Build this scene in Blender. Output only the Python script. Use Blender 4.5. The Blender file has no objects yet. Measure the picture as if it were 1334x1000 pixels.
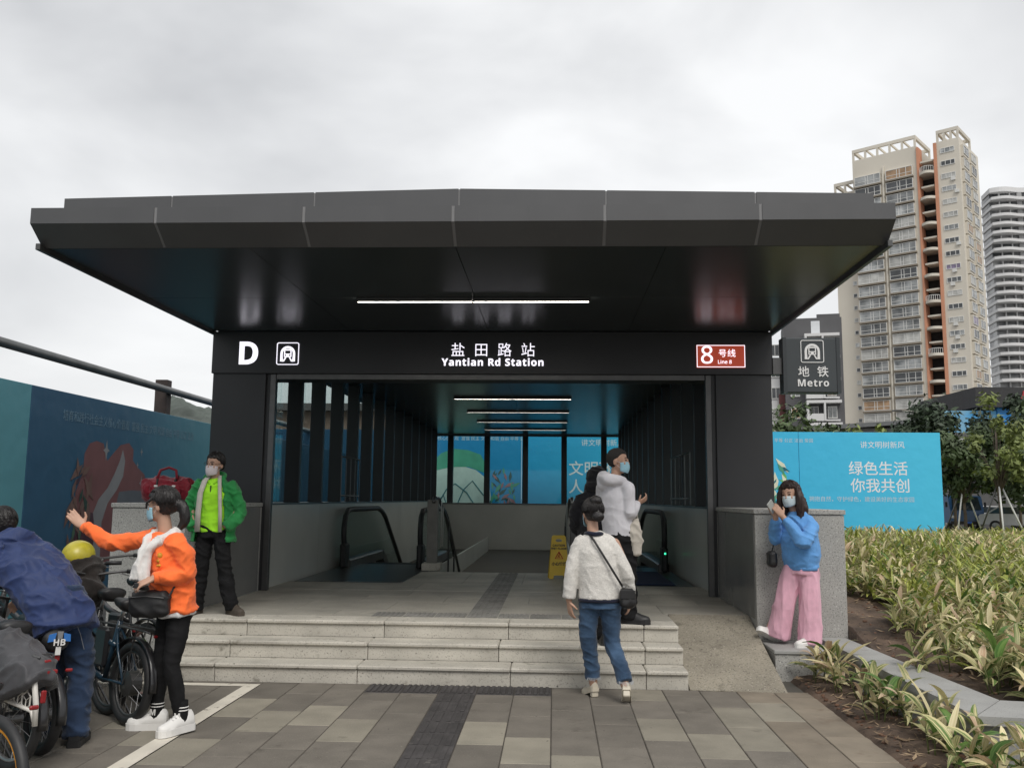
import bpy, bmesh, math, random
from mathutils import Vector, Matrix, Euler, noise as mnoise
R = math.radians
random.seed(7)
SC = bpy.context.scene
COL = SC.collection

# ------------------------------------------------------------------ camera
CAM_LOC = (0.83, 0.0, 1.60)
PITCH, YAW, ROLL, FPX = 0.12783, 0.047956, 0.00948, 1160.64
cd = bpy.data.cameras.new('camera')
cd.sensor_width = 36.0
cd.lens = 36.0 * FPX / 1334.0
cd.clip_start = 0.05
cd.clip_end = 6000
cam = bpy.data.objects.new('camera', cd)
COL.objects.link(cam)
cam.matrix_world = (Matrix.Translation(CAM_LOC) @ Matrix.Rotation(YAW, 4, 'Z')
                    @ Matrix.Rotation(math.pi / 2 + PITCH, 4, 'X') @ Matrix.Rotation(ROLL, 4, 'Z'))
SC.camera = cam

# ------------------------------------------------------------------ world, sun, exposure
world = bpy.data.worlds.new('World')
SC.world = world
world.use_nodes = True
nt = world.node_tree
nt.nodes.clear()
SUN_EL, SUN_ROT = R(52), R(150)
sky = nt.nodes.new('ShaderNodeTexSky'); sky.sky_type = 'NISHITA'; sky.sun_disc = False
sky.sun_elevation = SUN_EL; sky.sun_rotation = SUN_ROT; sky.air_density = 1.2; sky.dust_density = 4.0
skymul = nt.nodes.new('ShaderNodeVectorMath'); skymul.operation = 'SCALE'; skymul.inputs['Scale'].default_value = 1.0
tc = nt.nodes.new('ShaderNodeTexCoord')
mp = nt.nodes.new('ShaderNodeMapping'); mp.inputs['Scale'].default_value = (1.0, 1.0, 1.9); mp.inputs['Location'].default_value = (0.35, 0.1, 0.62)
n1 = nt.nodes.new('ShaderNodeTexNoise'); n1.inputs['Scale'].default_value = 2.3; n1.inputs['Detail'].default_value = 5; n1.inputs['Roughness'].default_value = .48; n1.inputs['Distortion'].default_value = .25
rp = nt.nodes.new('ShaderNodeValToRGB')
rp.color_ramp.elements[0].position = .34; rp.color_ramp.elements[0].color = (4.55, 4.62, 4.74, 1)
rp.color_ramp.elements[1].position = .64; rp.color_ramp.elements[1].color = (7.4, 7.45, 7.5, 1)
mx = nt.nodes.new('ShaderNodeMix'); mx.data_type = 'RGBA'; mx.inputs[0].default_value = .94
bg = nt.nodes.new('ShaderNodeBackground'); bg.inputs['Strength'].default_value = 0.10
wo = nt.nodes.new('ShaderNodeOutputWorld')
L = nt.links.new
L(tc.outputs['Generated'], mp.inputs['Vector']); L(mp.outputs[0], n1.inputs['Vector']); L(n1.outputs['Fac'], rp.inputs[0])
L(sky.outputs[0], mx.inputs[6]); L(rp.outputs[0], mx.inputs[7]); L(mx.outputs[2], bg.inputs[0]); L(bg.outputs[0], wo.inputs[0])

sl = bpy.data.lights.new('sun', 'SUN'); sl.energy = 1.5; sl.angle = R(28); sl.color = (1, .96, .9)
sun = bpy.data.objects.new('sun', sl); COL.objects.link(sun)
sun.rotation_euler = (R(90) - SUN_EL, 0, R(20))
SC.view_settings.view_transform = 'Standard'
SC.view_settings.look = 'None'
SC.view_settings.exposure = 0.46
SC.view_settings.gamma = 1.0
SC.view_settings.use_curve_mapping = False
SC.cycles.max_bounces = 8

# ------------------------------------------------------------------ helpers
def srgb(r, g, b):
    f = lambda c: (c / 255 / 12.92) if c / 255 <= .04045 else ((c / 255 + .055) / 1.055) ** 2.4
    return (f(r), f(g), f(b))

_M = {}
def mat(name, col, rough=.6, metal=0., var=.12, vscale=6., bump=0., bscale=60., spec=.5, coat=0., emis=None, trans=0.,
        col2=None, spot=None, stretch=None, alpha=None, rand=0., sheen=0.):
    """Principled material: base colour varied by noise, optional second colour, bump and per-object random value."""
    if name in _M: return _M[name]
    m = bpy.data.materials.new(name); m.use_nodes = True; t = m.node_tree; N = t.nodes.new; k = t.links.new
    b = t.nodes['Principled BSDF']
    b.inputs['Roughness'].default_value = rough; b.inputs['Metallic'].default_value = metal
    b.inputs['Specular IOR Level'].default_value = spec
    if coat: b.inputs['Coat Weight'].default_value = coat; b.inputs['Coat Roughness'].default_value = .1
    if sheen: b.inputs['Sheen Weight'].default_value = sheen
    if trans: b.inputs['Transmission Weight'].default_value = trans
    if alpha is not None: b.inputs['Alpha'].default_value = alpha
    c = N('ShaderNodeTexCoord'); src = c.outputs['Object']
    if stretch:
        q = N('ShaderNodeMapping'); q.inputs['Scale'].default_value = stretch; k(src, q.inputs[0]); src = q.outputs[0]
    oi = N('ShaderNodeObjectInfo')
    ad = N('ShaderNodeVectorMath'); ad.operation = 'MULTIPLY_ADD'; ad.inputs[1].default_value = (1, 1, 1)
    sc_ = N('ShaderNodeMath'); sc_.operation = 'MULTIPLY'; sc_.inputs[1].default_value = 37.0; k(oi.outputs['Random'], sc_.inputs[0])
    k(src, ad.inputs[0]); k(sc_.outputs[0], ad.inputs[2]); src = ad.outputs[0]
    nz = N('ShaderNodeTexNoise'); nz.inputs['Scale'].default_value = vscale; nz.inputs['Detail'].default_value = 4; k(src, nz.inputs['Vector'])
    r = N('ShaderNodeValToRGB')
    lo = tuple(x * (1 - var) for x in col); hi = tuple(min(1, x * (1 + var)) for x in (col2 or col))
    r.color_ramp.elements[0].position = .32; r.color_ramp.elements[0].color = (*lo, 1)
    r.color_ramp.elements[1].position = .68; r.color_ramp.elements[1].color = (*hi, 1)
    k(nz.outputs['Fac'], r.inputs[0]); out = r.outputs[0]
    if spot:   # (colour, scale, threshold, softness) fine speckles
        for (sc, ss, th, sf) in spot:
            z = N('ShaderNodeTexNoise'); z.inputs['Scale'].default_value = ss; z.inputs['Detail'].default_value = 3; z.inputs['Roughness'].default_value = .7; k(src, z.inputs['Vector'])
            w = N('ShaderNodeMapRange'); w.inputs[1].default_value = th; w.inputs[2].default_value = th + sf; k(z.outputs['Fac'], w.inputs[0])
            x = N('ShaderNodeMix'); x.data_type = 'RGBA'; k(w.outputs[0], x.inputs[0]); k(out, x.inputs[6]); x.inputs[7].default_value = (*sc, 1); out = x.outputs[2]
    if rand:
        h = N('ShaderNodeHueSaturation'); mr = N('ShaderNodeMapRange'); mr.inputs[3].default_value = 1 - rand; mr.inputs[4].default_value = 1 + rand
        k(oi.outputs['Random'], mr.inputs[0]); k(mr.outputs[0], h.inputs['Value']); k(out, h.inputs['Color']); out = h.outputs[0]
    k(out, b.inputs['Base Color'])
    if bump:
        bz = N('ShaderNodeTexNoise'); bz.inputs['Scale'].default_value = bscale; bz.inputs['Detail'].default_value = 4; k(src, bz.inputs['Vector'])
        bp = N('ShaderNodeBump'); bp.inputs['Strength'].default_value = bump; bp.inputs['Distance'].default_value = .01
        k(bz.outputs['Fac'], bp.inputs['Height']); k(bp.outputs[0], b.inputs['Normal'])
    if emis:
        k(out, b.inputs['Emission Color']); b.inputs['Emission Strength'].default_value = emis
    _M[name] = m
    return m

class MB:
    """collects geometry for ONE mesh object"""
    def __init__(s): s.v = []; s.f = []; s.m = []
    def add(s, vs, fs, mi=0):
        o = len(s.v); s.v += [tuple(p) for p in vs]; s.f += [tuple(i + o for i in q) for q in fs]; s.m += [mi] * len(fs); return s
    def box(s, a, b, mi=0, M=None):
        x0, y0, z0 = a; x1, y1, z1 = b
        P = [Vector(p) for p in ((x0,y0,z0),(x1,y0,z0),(x1,y1,z0),(x0,y1,z0),(x0,y0,z1),(x1,y0,z1),(x1,y1,z1),(x0,y1,z1))]
        if M: P = [M @ p for p in P]
        return s.add(P, [(0,3,2,1),(4,5,6,7),(0,1,5,4),(1,2,6,5),(2,3,7,6),(3,0,4,7)], mi)
    def bbox(s, a, b, r=.01, mi=0, M=None):
        """box with chamfered edges"""
        c = [(a[i] + b[i]) / 2 for i in range(3)]; h = [abs(b[i] - a[i]) / 2 for i in range(3)]
        r = min(r, *[x * .9 for x in h])
        bm = bmesh.new(); bmesh.ops.create_cube(bm, size=2)
        for v_ in bm.verts: v_.co = Vector((c[0] + v_.co.x * h[0], c[1] + v_.co.y * h[1], c[2] + v_.co.z * h[2]))
        bmesh.ops.bevel(bm, geom=list(bm.edges), offset=r, segments=1, affect='EDGES', profile=.5)
        bm.verts.index_update()
        P = [v_.co.copy() for v_ in bm.verts]
        if M: P = [M @ p for p in P]
        s.add(P, [tuple(v_.index for v_ in f.verts) for f in bm.faces], mi); bm.free(); return s
    def prism(s, poly, z0, z1, mi=0, M=None):
        n = len(poly)
        P = [Vector((x, y, z0)) for x, y in poly] + [Vector((x, y, z1)) for x, y in poly]
        if M: P = [M @ p for p in P]
        fs = [tuple(range(n))[::-1], tuple(range(n, 2 * n))] + [(i, (i + 1) % n, n + (i + 1) % n, n + i) for i in range(n)]
        return s.add(P, fs, mi)
    def rings(s, R_, mi=0, cap=True, closed=True):
        n = len(R_[0]); o = [p for r in R_ for p in r]; fs = []
        for i in range(len(R_) - 1):
            for j in range(n if closed else n - 1):
                a = i * n + j; b_ = i * n + (j + 1) % n
                fs.append((a, b_, b_ + n, a + n))
        if cap: fs += [tuple(range(n))[::-1], tuple(range((len(R_) - 1) * n, len(R_) * n))]
        return s.add(o, fs, mi)
    def tube(s, pts, rad, n=8, mi=0, cap=True, loop=False):
        pts = [Vector(p) for p in pts]; m = len(pts)
        rad = rad if isinstance(rad, (list, tuple)) else [rad] * m
        RR = []; up = None
        for i, p in enumerate(pts):
            if loop: d = pts[(i + 1) % m] - pts[i - 1]
            else: d = pts[min(i + 1, m - 1)] - pts[max(i - 1, 0)]
            if d.length < 1e-9: d = Vector((0, 0, 1))
            d.normalize()
            if up is None:
                up = Vector((0, 0, 1)) if abs(d.z) < .9 else Vector((1, 0, 0))
            a = d.cross(up); a.normalize(); bb = a.cross(d); up = bb
            RR.append([p + (a * math.cos(t) + bb * math.sin(t)) * rad[i] for t in [2 * math.pi * j / n for j in range(n)]])
        if loop: RR.append(RR[0]); cap = False
        return s.rings(RR, mi, cap)
    def sphere(s, c, r, n=12, m=8, mi=0, M=None):
        r = r if isinstance(r, (list, tuple)) else (r, r, r); V_ = []; F = []
        V_.append(Vector((0, 0, -1)))
        for i in range(1, m):
            t = math.pi * i / m - math.pi / 2
            for j in range(n):
                a = 2 * math.pi * j / n; V_.append(Vector((math.cos(t) * math.cos(a), math.cos(t) * math.sin(a), math.sin(t))))
        V_.append(Vector((0, 0, 1)))
        V_ = [Vector((p.x * r[0], p.y * r[1], p.z * r[2])) for p in V_]
        V_ = [(M @ p if M else p) + Vector(c) for p in V_]
        for j in range(n): F.append((0, 1 + (j + 1) % n, 1 + j))
        for i in range(m - 2):
            for j in range(n):
                a = 1 + i * n + j; b_ = 1 + i * n + (j + 1) % n; F.append((a, b_, b_ + n, a + n))
        l = len(V_) - 1
        for j in range(n): F.append((l, l - n + j, l - n + (j + 1) % n))
        return s.add(V_, F, mi)
    def mesh(s, name):
        me = bpy.data.meshes.new(name); me.from_pydata(s.v, [], s.f)
        me.polygons.foreach_set('material_index', s.m); me.update(); return me
    def build(s, name, mats, parent=None, smooth=False, off=None):
        if off is not None:
            o_ = Vector(off); s.v = [tuple(Vector(p) - o_) for p in s.v]
        me = s.mesh(name)
        for m_ in (mats if isinstance(mats, (list, tuple)) else [mats]): me.materials.append(m_)
        if smooth: me.polygons.foreach_set('use_smooth', [True] * len(me.polygons))
        if off is not None and parent is not None: off = Vector(off) - parent.location
        return link(name, me, parent, off)

def link(name, data, parent=None, loc=None):
    o = bpy.data.objects.new(name, data); COL.objects.link(o)
    if parent is not None: o.parent = parent
    if loc is not None: o.location = loc
    return o
def tag(o, label, cat=None, group=None):
    o['label'] = label
    if cat: o['category'] = cat
    if group: o['group'] = group
    return o
def thing(name, label, cat, loc=(0, 0, 0), rz=0., group=None):
    o = link(name, None, None, loc); o.rotation_euler[2] = rz; o.empty_display_size = .1
    return tag(o, label, cat, group)
def struct(o): o['kind'] = 'structure'; return o
def stuff(o): o['kind'] = 'stuff'; return o
def copy_tree(o, parent=None):
    c = o.copy(); COL.objects.link(c); c.parent = parent
    for ch in o.children: copy_tree(ch, c)
    return c
def auto_smooth(o, deg=35):
    me = o.data
    me.polygons.foreach_set('use_smooth', [True] * len(me.polygons))
    try: me.set_sharp_from_angle(angle=R(deg))
    except Exception: pass
    return o
def evaluated(ob):
    dg = bpy.context.evaluated_depsgraph_get(); dg.update()
    return bpy.data.meshes.new_from_object(ob.evaluated_get(dg))
def sans(s, bold=True):
    """Latin text as the sans-serif letters of the bundled fallback font"""
    U, l, d = (0x1D5D4, 0x1D5EE, 0x1D7EC) if bold else (0x1D5A0, 0x1D5BA, 0x1D7E2)
    return ''.join(chr(U + ord(c) - 65) if 'A' <= c <= 'Z' else chr(l + ord(c) - 97) if 'a' <= c <= 'z' else chr(d + ord(c) - 48) if '0' <= c <= '9' else c for c in s)
def text(name, s, size, loc, rot, m, parent=None, align='CENTER', ext=.004, bold=0., sx=1., space=1.):
    cu = bpy.data.curves.new(name, 'FONT'); cu.body = s; cu.size = size; cu.align_x = align; cu.align_y = 'CENTER'
    cu.extrude = ext; cu.offset = bold; cu.space_character = space; cu.resolution_u = 4
    t = bpy.data.objects.new(name, cu); COL.objects.link(t)
    me = evaluated(t); bpy.data.objects.remove(t); bpy.data.curves.remove(cu)
    me.name = name; me.materials.clear(); me.materials.append(m)
    me.polygons.foreach_set('material_index', [0] * len(me.polygons))
    o = link(name, me, parent, loc); o.rotation_euler = rot; o.scale = (sx, 1, 1)
    return o
FRONT = (R(90), 0, 0)

# ------------------------------------------------------------------ materials of the setting
GRAN = mat('granite_light', (.36, .355, .335), .7, var=.08, vscale=3, spot=[((.13, .13, .13), 75, .56, .05), ((.55, .54, .52), 60, .6, .06)], bump=.12, bscale=90)
STEP = mat('granite_step', (.47, .445, .39), .8, var=.16, vscale=2.2, spot=[((.25, .23, .2), 75, .58, .06), ((.20, .185, .15), 5, .62, .12), ((.13, .12, .1), 14, .68, .05)], bump=.3, bscale=70, rand=.05)
FLOOR = mat('landing_granite', (.37, .35, .305), .55, var=.2, vscale=1.6, spot=[((.20, .185, .155), 4, .58, .2), ((.24, .23, .2), 75, .58, .05)], bump=.1, bscale=60, rand=.05)
PAVE = [mat('paver_brown', (.148, .133, .112), .85, var=.14, vscale=4, spot=[((.085, .075, .062), 3.5, .62, .16), ((.05, .045, .04), 16, .70, .03), ((.21, .19, .16), 70, .62, .06)], bump=.35, bscale=80, rand=.12),
        mat('paver_pale', (.238, .218, .175), .85, var=.12, vscale=4, spot=[((.12, .11, .085), 3.5, .62, .16), ((.07, .062, .05), 16, .70, .03), ((.29, .27, .23), 70, .62, .06)], bump=.35, bscale=80, rand=.10),
        mat('paver_tan', (.215, .183, .142), .85, var=.14, vscale=4, spot=[((.14, .1, .07), 3.5, .6, .2)], bump=.35, bscale=80, rand=.12)]
JOINT = mat('joint_sand', (.06, .052, .043), .95, var=.3, vscale=10, bump=.3)
TACT = mat('tactile_dark', (.05, .046, .046), .8, var=.25, vscale=7, spot=[((.13, .12, .11), 6, .66, .08)], bump=.3, rand=.12)
TACF = mat('tactile_landing', (.22, .215, .20), .75, var=.2, vscale=5, bump=.2, rand=.1)
PAINT = mat('road_paint', (.62, .58, .5), .8, var=.12, vscale=3, spot=[((.25, .22, .18), 9, .62, .06)], bump=.2)
SOIL = mat('soil', (.062, .043, .032), .95, var=.4, vscale=3, col2=(.105, .072, .052), spot=[((.20, .085, .05), .9, .66, .12), ((.15, .12, .09), 45, .64, .04), ((.03, .022, .018), 22, .6, .06)], bump=1., bscale=40)
BLACK = mat('black_cladding', (.029, .030, .033), .42, metal=.0, var=.12, vscale=1.5, spec=.4)
SOFF = mat('soffit_gloss', (.034, .040, .042), .27, var=.12, vscale=1.2, spec=.42)
FASC = mat('fascia_grey', (.088, .089, .092), .42, metal=.3, var=.05, vscale=1.5, stretch=(2, 2, .3), spot=[((.105, .105, .107), 5, .62, .3), ((.072, .072, .073), 9, .66, .2)])
SEAM = mat('seam_sealant', (.2, .2, .205), .6, var=.05)
PANEL = mat('hall_panel', (.44, .44, .41), .30, var=.1, vscale=.8, spec=.5)
STEEL = mat('brushed_steel', (.42, .41, .39), .35, metal=.9, var=.1, vscale=20)
DSTEEL = mat('dark_steel', (.11, .11, .11), .38, metal=.7, var=.1, vscale=9)
RUB = mat('black_rubber', (.016, .016, .017), .55, var=.2, vscale=8)
LITW = mat('lit_white', (.93, .90, 1.0), .5, var=.0, emis=.85)
LITT = mat('lit_tube', (1.0, .93, .82), .5, var=.0, emis=26.0)
LITR = mat('lit_red', (.33, .045, .022), .45, var=.05, vscale=2, emis=.55)

def glass_mat(name, col, a, rough=.03):
    m = bpy.data.materials.new(name); m.use_nodes = True; t = m.node_tree; t.nodes.clear(); N = t.nodes.new
    tr = N('ShaderNodeBsdfTransparent'); tr.inputs[0].default_value = (*col, 1)
    gl = N('ShaderNodeBsdfGlossy'); gl.inputs['Roughness'].default_value = rough
    fr = N('ShaderNodeFresnel'); fr.inputs[0].default_value = 1.5
    ad = N('ShaderNodeMath'); ad.operation = 'MULTIPLY_ADD'; ad.use_clamp = True; ad.inputs[1].default_value = .4; ad.inputs[2].default_value = a
    mx_ = N('ShaderNodeMixShader'); o = N('ShaderNodeOutputMaterial')
    t.links.new(fr.outputs[0], ad.inputs[0]); t.links.new(ad.outputs[0], mx_.inputs[0]); t.links.new(tr.outputs[0], mx_.inputs[1]); t.links.new(gl.outputs[0], mx_.inputs[2]); t.links.new(mx_.outputs[0], o.inputs[0])
    return m
GLASS = glass_mat('clear_glass', (.80, .88, .87), .0)
GLASSD = glass_mat('tinted_glass', (.80, .87, .86), .0)

# ------------------------------------------------------------------ ground
g = MB(); g.box((-1500, -60, -.3), (1500, 3000, -.012))
gr = struct(g.build('ground', mat('ground_far', (.085, .08, .07), .9, var=.25, vscale=.15)))

# plaza: a bed with separate paving slabs
pv = MB(); pv.box((-9, -1, -.011), (2.97, 7.93, -.006))
plaza = struct(pv.build('pavement', JOINT))
pm = {}
def slab_mesh(w, l, k):
    key = (round(w, 3), round(l, 3), k)
    if key not in pm:
        b = MB(); g_ = .0035; b.bbox((g_ - w / 2, g_ - l / 2, -.03), (w / 2 - g_, l / 2 - g_, 0.0), .004)
        me = b.mesh('paving_slab'); me.materials.append(PAVE[k]); pm[key] = me
    return pm[key]
rng = random.Random(3)
CW, CL = .312, .60
pale = {(2, 3.9): 1}
for ci in range(-22, 10):
    x0 = .19 + CW * (ci if ci >= 0 else ci)
    if ci == -1: continue                     # tactile column
    x1 = x0 + CW
    if x1 > 3.02: continue
    offs = (ci * .2 + .08) % CL
    y = 2.4 + offs - CL
    while y < 7.90:
        ya, yb = y, min(y + CL, 7.905)
        lim = 7.905
        if -.78 < x0 + .1 < .80: lim = 7.585
        yb = min(yb, lim)
        if yb - ya > .05 and yb > 3.2:
            yp = 6.85 - .37 * ((ci + 5) % 4)
            k = 1 if (ya <= yp < yb and ci not in (-2, 3, -9)) or rng.random() < .06 else 0
            if x0 > 2.3: k = 2 if rng.random() < .7 else 1
            elif x0 > 1.9: k = 1 if rng.random() < .25 else 0
            o = link('paving_slab', slab_mesh(CW, yb - ya, k), plaza, ((x0 + x1) / 2, (ya + yb) / 2, rng.uniform(-.0012, .0012)))
            o.rotation_euler = (rng.uniform(-.002, .002), rng.uniform(-.002, .002), rng.uniform(-.002, .002))
        y += CL
# tactile strip (bars along travel) and the dotted row along the steps
tme = []
b = MB(); b.bbox((-.153, -.153, -.03), (.153, .153, 0), .004)
for i in range(4): b.bbox((-.125 + i * .071, -.14, -.001), (-.09 + i * .071, .14, .006), .004)
tb = b.mesh('tactile_tile'); tb.materials.append(TACT)
b = MB(); b.bbox((-.153, -.153, -.03), (.153, .153, 0), .004)
for i in range(6): b.bbox((-.137 + i * .048, -.14, -.001), (-.105 + i * .048, .14, .010), .006)
td = b.mesh('tactile_tile'); td.materials.append(TACT)
y = 2.75
while y < 7.5:
    link('tactile_tile', tb, plaza, (.034, y, 0)); y += .312
for x in [-.59, -.278, .034, .346, .658]:
    link('tactile_tile', td, plaza, (x, 7.748, 0))
# white bay line
b = MB(); b.add([(-1.80, 2.5, .004), (-1.68, 2.5, .004), (-1.68, 7.80, .004), (-1.80, 7.80, .004)], [(0, 1, 2, 3)])
b.add([(-6.5, 7.70, .0042), (-1.801, 7.70, .0042), (-1.801, 7.80, .0042), (-6.5, 7.80, .0042)], [(0, 1, 2, 3)])
pl = b.build('bay_line', PAINT, plaza)
tag(pl, 'white painted line of the parking bay')
# asphalt of the bike bay beyond the pavement on the left
b = MB(); b.box((-30, -8, -.011), (-9, 60, -.004)); b.box((-9, 7.93, -.011), (-3.9, 60, -.004))
struct(b.build('road', mat('asphalt', (.05, .05, .05), .9, var=.2, vscale=2, bump=.4)))

# ------------------------------------------------------------------ entrance steps, ramp, landing
XL, XR = -2.82, 1.985
steps = thing('entrance_steps', 'three low speckled granite steps up to the station landing', 'steps', (0, 7.92, 0))
rng = random.Random(11)
for i in range(3):
    y0 = 7.92 + i * .295; z0 = i * .15
    xs = [XL]; x = XL + rng.uniform(.5, .9)
    while x < XR - .5: xs.append(x); x += rng.uniform(1.15, 1.35)
    xs += [XR - .36 + i * .02, XR + (.0 if i else 0)]
    for a, c in zip(xs, xs[1:]):
        bb = MB(); gp = .0025
        bb.bbox((a + gp, y0 + .02, z0 - (.05 if i == 0 else .003)), (c - gp, y0 + .31, z0 + .112), .004)
        o = bb.build('riser_block', STEP, steps, off=(a, y0, z0))
        bb = MB(); bb.bbox((a + gp, y0 - .004, z0 + .113), (c - gp, y0 + .312, z0 + .15), .010)
        o = bb.build('tread_slab', STEP, steps, off=(a, y0, z0))
b = MB(); b.box((XL + .01, 8.0, -.1), (XR - .02, 8.24, .12)); b.box((XL + .01, 8.28, -.1), (XR - .02, 8.6, .26))
b.build('core', JOINT, steps, off=(0, 7.92, 0))

# ramp on the right of the steps
b = MB()
b.add([(XR + .01, 7.93, 0.002), (2.80, 7.86, 0.002), (2.80, 9.35, .452), (XR + .01, 9.35, .452), (XR + .01, 7.93, -.2), (2.80, 7.86, -.2), (2.80, 9.35, -.2), (XR + .01, 9.35, -.2)],
      [(0, 1, 2, 3), (0, 4, 5, 1), (1, 5, 6, 2), (2, 6, 7, 3), (3, 7, 4, 0)])
ramp = struct(b.build('ramp', mat('ramp_concrete', (.27, .245, .195), .85, var=.18, vscale=2.5, spot=[((.13, .115, .09), 4, .58, .15), ((.38, .35, .30), 60, .58, .05), ((.12, .105, .085), 50, .58, .05), ((.10, .09, .07), 11, .66, .06)], bump=.5, bscale=70)))

# landing floor built of slabs
land = MB(); land.box((-2.8, 8.81, -.2), (1.98, 12.3, .435)); land.box((1.98, 9.35, -.2), (2.8, 12.3, .435)); land.box((-1.24, 12.3, -.2), (1.22, 14.2, .435))
landing = struct(land.build('landing_floor', JOINT))
rng = random.Random(5)
def fslab(x0, x1, y0, y1, m=FLOOR, dz=0):
    bb = MB(); bb.bbox((x0 + .002, y0 + .002, .405), (x1 - .002, y1 - .002, .45 + dz), .002)
    c = ((x0 + x1) / 2, (y0 + y1) / 2, 0); return bb.build('floor_slab', m, landing, off=c)
ys = [8.825, 9.35, 10.1, 10.7, 11.30]
for r_ in range(4):
    xs = [-2.8]; x = -2.8 + .5 + (r_ % 2) * .45
    while x < 2.5: xs.append(x); x += .95
    xs.append(2.8)
    for a, c in zip(xs, xs[1:]):
        if ys[r_] < 9.3:
            if a > 1.9: continue
            c = min(c, 1.98)
        fslab(a, c, ys[r_], ys[r_ + 1])
for y0, y1 in ((11.335, 11.8), (11.8, 12.3)):
    for a in range(6): fslab(-2.8 + a * .9333, -2.8 + (a + 1) * .9333, y0, y1)
for y0, y1 in ((12.3, 12.9), (12.9, 13.55), (13.55, 14.2)):
    for a in range(3): fslab(-1.24 + a * .82, -1.24 + (a + 1) * .82, y0, y1)
b = MB(); b.box((-2.8, 11.303, .40), (2.8, 11.332, .442)); b.build('drain_channel', RUB, landing)
# tactile tiles on the landing
b = MB(); b.bbox((-.15, -.15, .45), (.15, .15, .4535), .002)
for i in range(4): b.bbox((-.125 + i * .071, -.14, .453), (-.09 + i * .071, .14, .459), .003)
tb2 = b.mesh('tactile_tile'); tb2.materials.append(TACF)
y = 9.30
while y < 14.1:
    link('tactile_tile', tb2, landing, (.13, y, 0)); y += .31
b = MB(); b.bbox((-.15, -.15, .45), (.15, .15, .4535), .002)
for i in range(6): b.bbox((-.137 + i * .048, -.14, .453), (-.105 + i * .048, .14, .459), .003)
td2 = b.mesh('tactile_tile'); td2.materials.append(TACF)
for i in range(7): link('tactile_tile', td2, landing, (-.80 + i * .31, 8.99, 0))

# stairwell going down behind the landing
well = thing('station_stairs', 'granite stairs leading down into the station behind the landing', 'stairs', (0, 14.2, 0))
for i in range(22):
    b = MB(); b.bbox((-1.2, 14.2 + i * .3, .45 - (i + 1) * .155 - .3), (1.18, 14.2 + (i + 1) * .3 + .02, .45 - (i + 1) * .155), .006)
    b.build('step', FLOOR, well, off=(0, 14.2, 0))
b = MB(); b.box((-1.245, 14.22, -4), (-1.205, 28, .40)); b.box((1.185, 14.22, -4), (1.225, 28, .40)); b.box((-1.2, 20.9, -4.2), (1.18, 28, -3.3)); b.build('side_lining', PANEL, well, off=(0, 14.2, 0))

# ------------------------------------------------------------------ station entrance: plinths, piers, canopy, hall
ent = thing('metro_entrance', 'dark grey metro entrance pavilion with wide flat canopy and granite plinths', 'metro entrance', (0, 11, 0))
EO = (0, 11, 0)
def eb(mb, name, m, parent=ent, smooth=False): return mb.build(name, m, parent, smooth, off=EO if parent is ent else None)
ESPOT = lambda mb, name, m, parent: mb.build(name, m, parent)      # child of a part: coordinates already relative to EO
def rel(p): return (p[0], p[1] - 11, p[2])
# granite plinths either side
for s in (-1, 1):
    b = MB(); x0, x1 = sorted((s * 2.81, s * 3.68)); b.bbox((x0, 9.0, .002), (x1, 11.3, 1.47), .006); p = eb(b, 'plinth', GRAN)
    b = MB(); b.bbox((x0 - .012, 8.985 - 11, 1.472), (x1 + .012, 11.3 - 11, 1.52), .006); b.build('coping', GRAN, p)
    # inner polished facing of the plinth
    b = MB(); xi = s * 2.80; b.box((min(xi, xi + s * .008), 9.03, .455), (max(xi, xi + s * .008), 10.98, 1.468)); eb(b, 'facing_panel', mat('plinth_facing', (.17, .17, .165), .18, var=.08, vscale=2, spot=[((.1, .1, .1), 140, .6, .05)]))
    # pier
    b = MB(); x0, x1 = sorted((s * 2.82, s * 3.50)); b.bbox((x0, 11.02, 1.521), (x1, 11.32, 3.139), .004); eb(b, 'pier', BLACK)
    # steel door post and pier reveal
    b = MB(); x0, x1 = sorted((s * 2.70, s * 2.77)); b.bbox((x0, 11.05, .45), (x1, 11.13, 3.139), .004); eb(b, 'door_post', DSTEEL)
    b = MB(); x0, x1 = sorted((s * 2.772, s * 2.818)); b.box((x0, 11.06, .45), (x1, 11.3, 3.139)); eb(b, 'reveal', BLACK)
# sign band
b = MB(); b.bbox((-3.515, 10.99, 3.14), (3.515, 11.92, 3.675), .004); band = eb(b, 'sign_band', BLACK)
b = MB(); b.box((-2.69, 11.05 - 11, 3.075), (2.69, 11.12 - 11, 3.137)); b.build('head_rail', DSTEEL, band)
# canopy soffit in panels
ZS = 3.68
xs = [-3.50, -1.75, 0, 1.75, 3.50]
for a, c in zip(xs, xs[1:]):
    for y0, y1 in ((7.22, 9.1), (9.1, 10.985)):
        b = MB(); b.bbox((a + .002, y0 + .002, ZS), (c - .002, y1 - .002, ZS + .03), .002); eb(b, 'soffit_panel', SOFF)
b = MB()
for s in (-1, 1): b.bbox((min(s * 3.515, s * 3.555), 7.12, ZS - .035), (max(s * 3.515, s * 3.555), 11.9, ZS + .02), .004)
b.box((-3.51, 7.213, ZS + .004), (3.51, 7.217, ZS + .03)); eb(b, 'edge_trim', DSTEEL)
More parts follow.
